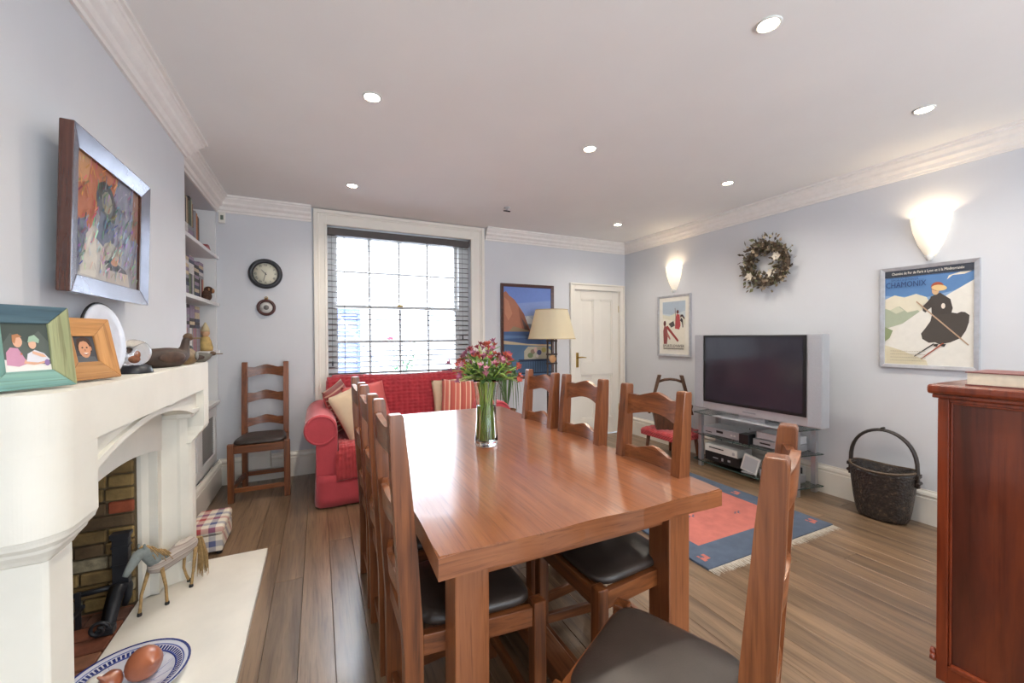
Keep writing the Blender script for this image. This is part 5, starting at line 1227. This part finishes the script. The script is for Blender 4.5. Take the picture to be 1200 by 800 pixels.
fam = [('#59605a', FULL), ('#47504a', [(0, .55), (.2, .8), (.5, .6), (.8, .85), (1, .6), (1, 1), (0, 1)]), ('#e3ddd6', [(0, 0), (1, 0), (1, .12), (.5, .16), (.1, .24), (0, .26)]),
       ('#c68fa6', [(.06, .14), (.07, .4), (.16, .5), (.32, .48), (.42, .3), (.5, .16), (.3, .1)]), ('#d9a88c', ell(.32, .62, .10, .12)), ('#b07a55', [(.21, .62), (.22, .76), (.34, .78), (.42, .72), (.3, .7), (.26, .58)]), ('#d9a88c', [(.4, .16), (.62, .12), (.95, .16), (.96, .2), (.6, .2), (.44, .24)]),
       ('#d8d5da', [(.46, .2), (.5, .36), (.66, .44), (.86, .36), (.98, .22), (.7, .17)]), ('#dcae92', ell(.62, .56, .085, .1)), ('#9db8a0', [(.52, .6), (.56, .72), (.68, .76), (.78, .66), (.76, .58), (.64, .62)]), ('#dcae92', [(.6, .42), (.84, .34), (.9, .28), (.8, .28), (.6, .36)]), ('#8a6f9c', ell(.9, .16, .06, .07)), ('#c7764e', ell(.36, .36, .02, .02))]
GT = ['#5f9190', '#93a878', '#4e7688', '#5f9190']
photo_frame('photo_frame', 'large teal and green painted photo frame, nearest on the mantel shelf', (-.615, 1.535), (-.700, 1.395), .185, .213, .046, [wood('teal_stain', '#55807e', '#6a938c', '#80a79b', axis='X', rough=.5, coat=0), wood('green_stain', '#878f66', '#999f74', '#aaae83', axis='Y', rough=.5, coat=0), wood('blue_stain', '#415b68', '#4f6b78', '#617c86', axis='X', rough=.5, coat=0), wood('teal_stain_y', '#55807e', '#6a938c', '#80a79b', axis='Y', rough=.5, coat=0)], fam, 7, tone=['teal stained bottom rail', 'green stained right rail', 'blue stained top rail', 'teal stained left rail'])
por = [('#46484c', FULL), ('#5c5f63', [(0, 0), (1, 0), (.9, .2), (.1, .25)]), ('#3b2b24', ell(.5, .6, .36, .38)), ('#d39a76', ell(.48, .50, .27, .34)), ('#4a342a', [(.16, .62), (.2, .9), (.5, .98), (.78, .9), (.82, .6), (.7, .76), (.5, .82), (.3, .78)]), ('#c98c6c', ell(.76, .52, .05, .09)), ('#3a2a26', ell(.38, .56, .045, .03)), ('#3a2a26', ell(.58, .56, .045, .03)), ('#b77a5e', ell(.47, .46, .04, .05)), ('#f0e3d8', [(.34, .34), (.48, .28), (.62, .34), (.48, .36)]), ('#8a4a44', [(.32, .35), (.48, .26), (.64, .35), (.48, .3)])]
WD = ('#9c6a38', '#bb8650', '#cf9c64')
photo_frame('photo_frame', 'wide honey coloured wooden photo frame with a small portrait, second on the mantel', (-.600, 1.765), (-.668, 1.60), .178, .192, .056, [wood('honey_x', *WD, axis='X', rough=.5, coat=.1), wood('honey_y', *WD, axis='Y', rough=.5, coat=.1)], por, 12)
# oval silver dish on edge
ov_ = thing('oval_dish', 'oval pearly white dish with dark rim leaning against the wall on the mantel', 'dish', (-.655, 1.845, MZ)); xd = Vector((.30, .95, 0)).normalized(); nn = Vector((xd.y, -xd.x, 0)); yd_ = (Vector((0, 0, 1)) * math.cos(.13) - nn * math.sin(.13)); ov_.rotation_euler = Matrix((xd, yd_, xd.cross(yd_))).transposed().to_euler()
s = B(); s.lathe([(0, .006), (.055, .007), (.078, .011), (.082, .016), (.078, .022), (.05, .017), (0, .0155)], 36, (0, .128, 0), sx=1.0, sy=1.5); s.done('bowl', plain('pearl_white', '#cfd2dc', .22, .12, 16, spec=.6), ov_)
s = B(); s.tube([(.083 * math.cos(k * PI / 18), .128 + .1235 * math.sin(k * PI / 18), .012) for k in range(36)], .0048, 6, closed=True); s.done('rim', M_BLKPL, ov_)
# crystal ball
gb = thing('crystal_ball', 'glass crystal ball on a round black base on the mantel', 'crystal ball', (-.632, 2.01, MZ))
s = B(); s.lathe([(.055, 0), (.055, .006), (.048, .026), (.036, .031), (0, .030)], 28); s.done('base', plain('black_lacquer', '#26262b', .3, .1, 8), gb)
s = B(); s.ball((0, 0, .077), .051, 32, 20); s.done('glass_ball', glass('solid_glass', (.98, .98, 1, 1), 0.0, 1.5, thin=False), gb)
s = B(); s.ball((0, 0, .06), (.012, .014, .010), 10, 7); s.ball((.004, .006, .072), (.006, .008, .010), 10, 7); s.done('ornament', plain('ball_scene', '#a8643c', .6, .2, 30), gb)
# carved ducks
def duck(label, loc, rz, L, body, head, neck_up, wing):
    t = thing('carved_duck', label, 'duck ornament', loc, rz, None)
    H = L * .42; s = B()
    pts = [(-.50 * L, 0, H * .62), (-.42 * L, 0, H * .55), (-.25 * L, 0, H * .48), (0, 0, H * .47), (.2 * L, 0, H * .50), (.33 * L, 0, H * .62)]
    nk = [(.38 * L, 0, H * .62 + neck_up * .4), (.40 * L, 0, H * .62 + neck_up * .8), (.43 * L, 0, H * .62 + neck_up)]
    s.tube(pts + nk, [.02 * L, .10 * L, .175 * L, .19 * L, .17 * L, .12 * L, .075 * L, .06 * L, .06 * L], 14)
    zmin = min(v.co.z for v in s.bm.verts)
    for v in s.bm.verts:
        if v.co.z < zmin + .03 * L: v.co.z = zmin + .03 * L
    dz = -(zmin + .03 * L)
    for v in s.bm.verts: v.co.z += dz
    s.done('body', body, t)
    hz = H * .62 + neck_up + dz
    s = B(); s.ball((.46 * L, 0, hz + .02 * L), (.095 * L, .07 * L, .075 * L), 14, 9); s.done('head', head, t)
    s = B(); s.prism([(.53 * L, -.03 * L), (.72 * L, -.035 * L), (.75 * L, 0), (.72 * L, .035 * L), (.53 * L, .03 * L)], hz - .015 * L, hz + .015 * L, 'z', .004 * L + .0005); s.done('bill', plain('duck_bill', '#6f5a3a', .5, .1), t)
    for sg in (-1, 1):
        s = B(); s.ball((-.06 * L, sg * .165 * L, H * .52 + dz), (.27 * L, .035 * L, .10 * L), 12, 8); s.done('wing', wing, t)
    return t
MD1 = plain('duck_dark_wood', '#3e2d24', .55, .3, 40, .2, 90); MD2 = plain('duck_tan', '#8c7350', .6, .3, 40); MD3 = plain('duck_green_black', '#22302e', .35, .2, 20); MD4 = plain('duck_grey', '#6a665c', .6, .3, 30)
duck('dark carved wooden duck with its neck stretched up on the mantel', (-.628, 2.36, MZ), math.radians(62), .26, MD1, plain('duck_brown_head', '#5a4128', .5, .2, 30), .075, plain('duck_wing_dark', '#4c382c', .6, .3, 40))
duck('tan carved duck with glossy dark green head near the far end of the mantel', (-.605, 2.59, MZ), math.radians(98), .23, MD2, MD3, .022, MD4)
duck('small grey green carved duck at the very end of the mantel', (-.600, 2.735, MZ), math.radians(20), .16, MD4, plain('duck_brown_head', '#5a4128'), .008, MD1)

# straw horse on the hearth
hs = thing('straw_horse', 'small straw and fabric horse ornament standing on the hearth slab', 'horse ornament', (-.662, 2.505, .0305), math.radians(241))
MHB = plain('horse_check', '#a99c8e', .9, .2, 90); MHN = plain('horse_grey_cloth', '#7f8684', .9, .15, 50); MST = plain('straw', '#a98a5c', .9, .3, 70); 
def ch_mat():
    m = stripes('horse_stripe', 'Z', 14, [(0, hexlin('#a79a90')), (.5, hexlin('#8f7f78')), (.7, hexlin('#b9ada0'))]); return m
s = B(); s.tube([(-.145, 0, .205), (-.12, 0, .207), (-.07, 0, .205), (-.01, 0, .196), (.05, 0, .196), (.085, 0, .212), (.1, 0, .225)], [.018, .038, .046, .041, .043, .04, .022], 12, flatten=(.8, 1)); s.done('body', ch_mat(), hs)
s = B(); s.tube([(.045, 0, .205), (.08, 0, .235), (.115, 0, .275), (.14, 0, .298), (.165, 0, .293), (.20, 0, .258), (.222, 0, .232)], [.04, .038, .031, .027, .026, .019, .012], 12, flatten=(.75, 1)); s.ball((.145, .014, .325), (.006, .005, .014), 8, 6); s.ball((.145, -.014, .325), (.006, .005, .014), 8, 6); s.done('neck_and_head', MHN, hs)
for (lx, ly, f0, f1) in ((.075, .026, .055, .05), (.085, -.026, .125, .135), (-.115, .026, -.10, -.085), (-.11, -.026, -.10, -.13)):
    s = B(); s.tube([(lx, ly, .19), ((lx + f0) / 2, ly, .14), (f0, ly, .09), ((f0 + f1) / 2, ly, .04), (f1, ly, .006)], [.009, .0075, .0065, .006, .007], 7); s.done('leg', MST, hs)
    s = B(); s.lathe([(.009, 0), (.010, .004), (.008, .014), (0, .015)], 10, (f1, ly, 0)); s.done('hoof', M_BLKPL, hs)
random.seed(6)
s = B()
for k in range(110):
    t = random.random(); base = Vector((.03, 0, .238)).lerp(Vector((.155, 0, .325)), t); q = Vector((random.uniform(-.045, -.015), random.choice((-1, 1)) * random.uniform(.012, .036), random.uniform(-.06, -.025))); s.tube([base, base + q * .5 + Vector((0, 0, .014)), base + q], [.0034, .003, .0014], 4)
s.done('mane', MST, hs)
s = B()
for k in range(44):
    q = Vector((random.uniform(-.02, .01), random.uniform(-.026, .026), 0)); s.tube([Vector((-.14, 0, .222)), Vector((-.163, 0, .215)) + q * .5, Vector((-.175, 0, .12)) + q, Vector((-.17, 0, random.uniform(.004, .05))) + q * 1.3], [.003, .004, .003, .0012], 4)
s.done('tail', MST, hs)

# blue and white dish with onions
PC = (-.642, 1.93, .0305)
pd = thing('painted_dish', 'round blue and white painted dish holding onions on the hearth', 'dish', PC)
s = B(); s.lathe([(0, 0), (.085, 0), (.09, .004), (.13, .014), (.165, .028), (.182, .036), (.184, .04), (.178, .041), (.16, .034), (.125, .020), (.085, .010), (0, .009)], 56); s.done('plate', plain('glazed_white', '#d5d7e2', .15, .03, 8, coat=.4), pd)
MBL = plain('cobalt_blue', '#2c3878', .2, .15, 20); MBL2 = plain('cobalt_mid', '#5a68a8', .2, .15, 20)
def zdish(r): 
    P = [(0, .009), (.085, .010), (.125, .020), (.16, .034), (.178, .041), (.184, .041)]
    for (r0, z0), (r1, z1) in zip(P, P[1:]):
        if r <= r1: return z0 + (z1 - z0) * (r - r0) / (r1 - r0)
    return .041
def ringband(s, r0, r1, a0=0, a1=2 * PI, n=48, lift=.0006):
    for k in range(n):
        a, c = a0 + (a1 - a0) * k / n, a0 + (a1 - a0) * (k + 1) / n
        s.poly([(r0 * math.cos(a), r0 * math.sin(a), zdish(r0) + lift), (r1 * math.cos(a), r1 * math.sin(a), zdish(r1) + lift), (r1 * math.cos(c), r1 * math.sin(c), zdish(r1) + lift), (r0 * math.cos(c), r0 * math.sin(c), zdish(r0) + lift)])
s = B(); ringband(s, .176, .1845, lift=.0009); ringband(s, .136, .139)
for k in range(72):
    a = k * PI / 36; ringband(s, .142, .157, a, a + .055, 1)
s.done('rim_pattern', MBL, pd, recalc=False)
s = B(); ringband(s, .160, .164); ringband(s, .139, .142)
for k in range(14):
    a = k * 2 * PI / 14
    for sg in (-1, 1):
        for q in range(6):
            t0, t1 = q / 6, (q + 1) / 6; r0, r1 = .05 + .083 * t0, .05 + .083 * t1; b0, b1 = a + sg * .42 * math.sin(t0 * PI / 2), a + sg * .42 * math.sin(t1 * PI / 2); w = .0016
            s.poly([((r0 - w) * math.cos(b0), (r0 - w) * math.sin(b0), zdish(r0) + .0007), ((r0 + w) * math.cos(b0), (r0 + w) * math.sin(b0), zdish(r0) + .0007), ((r1 + w) * math.cos(b1), (r1 + w) * math.sin(b1), zdish(r1) + .0007), ((r1 - w) * math.cos(b1), (r1 - w) * math.sin(b1), zdish(r1) + .0007)])
s.done('petal_pattern', MBL2, pd, recalc=False)
def onion(label, x, y, r, col, stretch=1.0, rot=(0, 0, 0)):
    t = thing('onion', label, 'onion', (PC[0] + x, PC[1] + y, PC[2] + .0095 + r * .96), rot=rot); s = B()
    s.lathe([(0, -r * .98), (r * .3, -r * .93), (r * .75, -r * .6), (r, -.05 * r), (r * .9, r * .42), (r * .55, r * .8), (r * .2, r * 1.02), (r * .1, r * 1.3 * stretch), (0, r * 1.36 * stretch)], 20); s.done('bulb', plain('onion_' + col.strip('#'), col, .3, .2, 9, coat=.2), t)
    s = B()
    for k in range(6): s.tube([(0, 0, -r * .93), (.006 * math.cos(k), .006 * math.sin(k), -r * 1.02)], [.0012, .0006], 4)
    s.done('roots', MST, t); return t
onion('large glossy pinkish brown onion in the blue and white dish', .045, .012, .056, '#b06a4c', rot=(1.2, .4, .5))
onion('smaller brown onion beside the large onion in the dish', -.04, -.012, .036, '#9c5a3e', 1.2, (.5, -.5, 0))
t = thing('white_egg', 'white egg lying in the blue and white dish beside the onions', 'egg', (PC[0] - .085, PC[1] + .012, PC[2] + .037), rot=(0, .2, .4)); s = B(); s.lathe([(0, -.034), (.012, -.031), (.022, -.019), (.0255, -.004), (.022, .014), (.012, .027), (0, .031)], 18, axis='x'); s.done('shell', plain('egg_white', '#e3ded4', .5, .02), t)

# ------------------------------------------------------------------ vase of flowers
VX, VY = .755, 1.885
vs = thing('glass_vase', 'waisted clear glass vase of water standing on the dining table', 'vase', (VX, VY, TZ + .0005))
prof_o = [(0, 0), (.052, 0), (.057, .006), (.058, .03), (.054, .08), (.0495, .14), (.050, .20), (.056, .26), (.064, .315), (.066, .33)]
prof_i = [(.064, .33), (.0615, .315), (.0535, .26), (.0475, .20), (.047, .14), (.0515, .08), (.0545, .03), (.05, .022), (0, .020)]
s = B(); s.lathe(prof_o + prof_i, 40); s.done('glass', glass('vase_glass', (.97, .99, .985, 1), 0, 1.45, thin=False), vs)
s = B(); s.lathe([(0, .0205), (.0495, .0225), (.054, .03), (.051, .08), (.0465, .14), (.047, .196), (0, .196)], 32); s.done('water', glass('water', (.95, .985, .95, 1), 0, 1.33, thin=False), vs)
MSTM = plain('flower_stem', '#a3c056', .5, .2, 20); MLF = plain('bouquet_leaf', '#5c8444', .55, .3, 25); MLF2 = plain('bouquet_leaf_light', '#93b060', .55, .25, 25)
PETS = [plain('petal_red', '#8c343c', .6, .25, 40), plain('petal_pink', '#b8798a', .6, .25, 40), plain('petal_coral', '#b0503f', .6, .25, 40), plain('petal_mauve', '#9a5a74', .6, .25, 40)]
random.seed(17); FLB = []
GL = 'pink and red cut flowers in the glass vase'
for k in range(34):
    a = k * 2.399 + random.uniform(-.2, .2); rr_ = math.sqrt((k + .5) / 34); ox, oy = .165 * rr_ * math.cos(a), .165 * rr_ * math.sin(a); top = Vector((ox, oy, .475 - .13 * rr_ ** 2 + random.uniform(-.025, .03)))
    ga = random.uniform(0, 2 * PI); gr = .040 * math.sqrt(random.random()); foot = Vector((gr * math.cos(ga), gr * math.sin(ga), .026)); neck = Vector((ox * .30, oy * .30, .325)); pc = random.randrange(4)
    sec = ['right', 'back right', 'back', 'back left', 'left', 'front left', 'front', 'front right'][int(((a + .43) % (2 * PI)) / (PI / 4) + .5) % 8]; rg_ = 'heart' if rr_ < .45 else ('middle' if rr_ < .76 else 'outer edge')
    lab_ = '%s flower at the %s of the vase bouquet, towards the %s' % (['dark red', 'pale pink', 'coral', 'mauve'][pc], rg_, sec)
    if lab_ in FLB: lab_ = lab_.replace('flower at', 'flower (%s one) at' % {1: 'second', 2: 'third', 3: 'fourth'}[FLB.count(lab_)])
    FLB.append(lab_)
    t = thing('cut_flower', lab_, 'flower', (VX, VY, TZ + .0005), 0, 'cut flowers in the glass vase')
    s = B(); mid = foot.lerp(neck, .5); mid.x *= .9; mid.y *= .9; s.tube([foot, mid, neck, neck.lerp(top, .5) + Vector((ox * .05, oy * .05, .01)), top], [.0034, .0032, .003, .0026, .002], 5); s.done('stem', MSTM, t)
    s = B()
    for q in range(7):
        c = neck.lerp(top, .12 + .115 * q); d = Vector((math.cos(a + q * 2.1) , math.sin(a + q * 2.1), random.uniform(-.1, .8))).normalized(); L = random.uniform(.055, .09); w = d.cross(Vector((0, 0, 1))).normalized() * .015; dn = Vector((0, 0, -.012))
        s.mi = q % 2; s.poly([c, c + d * L * .45 + w, c + d * L + dn, c + d * L * .45 - w])
    s.done('leaves', [MLF, MLF2], t, recalc=False)
    for q in range(3 if k < 26 else 2):
        c = top + Vector((random.uniform(-.024, .024), random.uniform(-.024, .024), random.uniform(-.02, .02))); s = B(); up = (Vector((ox, oy, .18)).normalized() + Vector((random.uniform(-.4, .4), random.uniform(-.4, .4), 0))).normalized(); e1 = up.orthogonal().normalized(); e2 = up.cross(e1)
        for j in range(6):
            g = j * PI / 3 + .3; o_ = e1 * math.cos(g) + e2 * math.sin(g); sd = up.cross(o_) * .007; R0 = .019
            s.poly([c, c + o_ * R0 * .5 + up * .013 + sd, c + o_ * R0 + up * .021, c + o_ * R0 * .5 + up * .013 - sd])
        s.tube([c - up * .004, c + up * .004], [.003, .004], 6); s.done('bloom', PETS[pc if q < 2 else (pc + 1) % 4], t, recalc=False)
        s = B(); s.tube([neck.lerp(top, .75), c], [.0018, .0016], 4); s.done('stalk', MSTM, t)
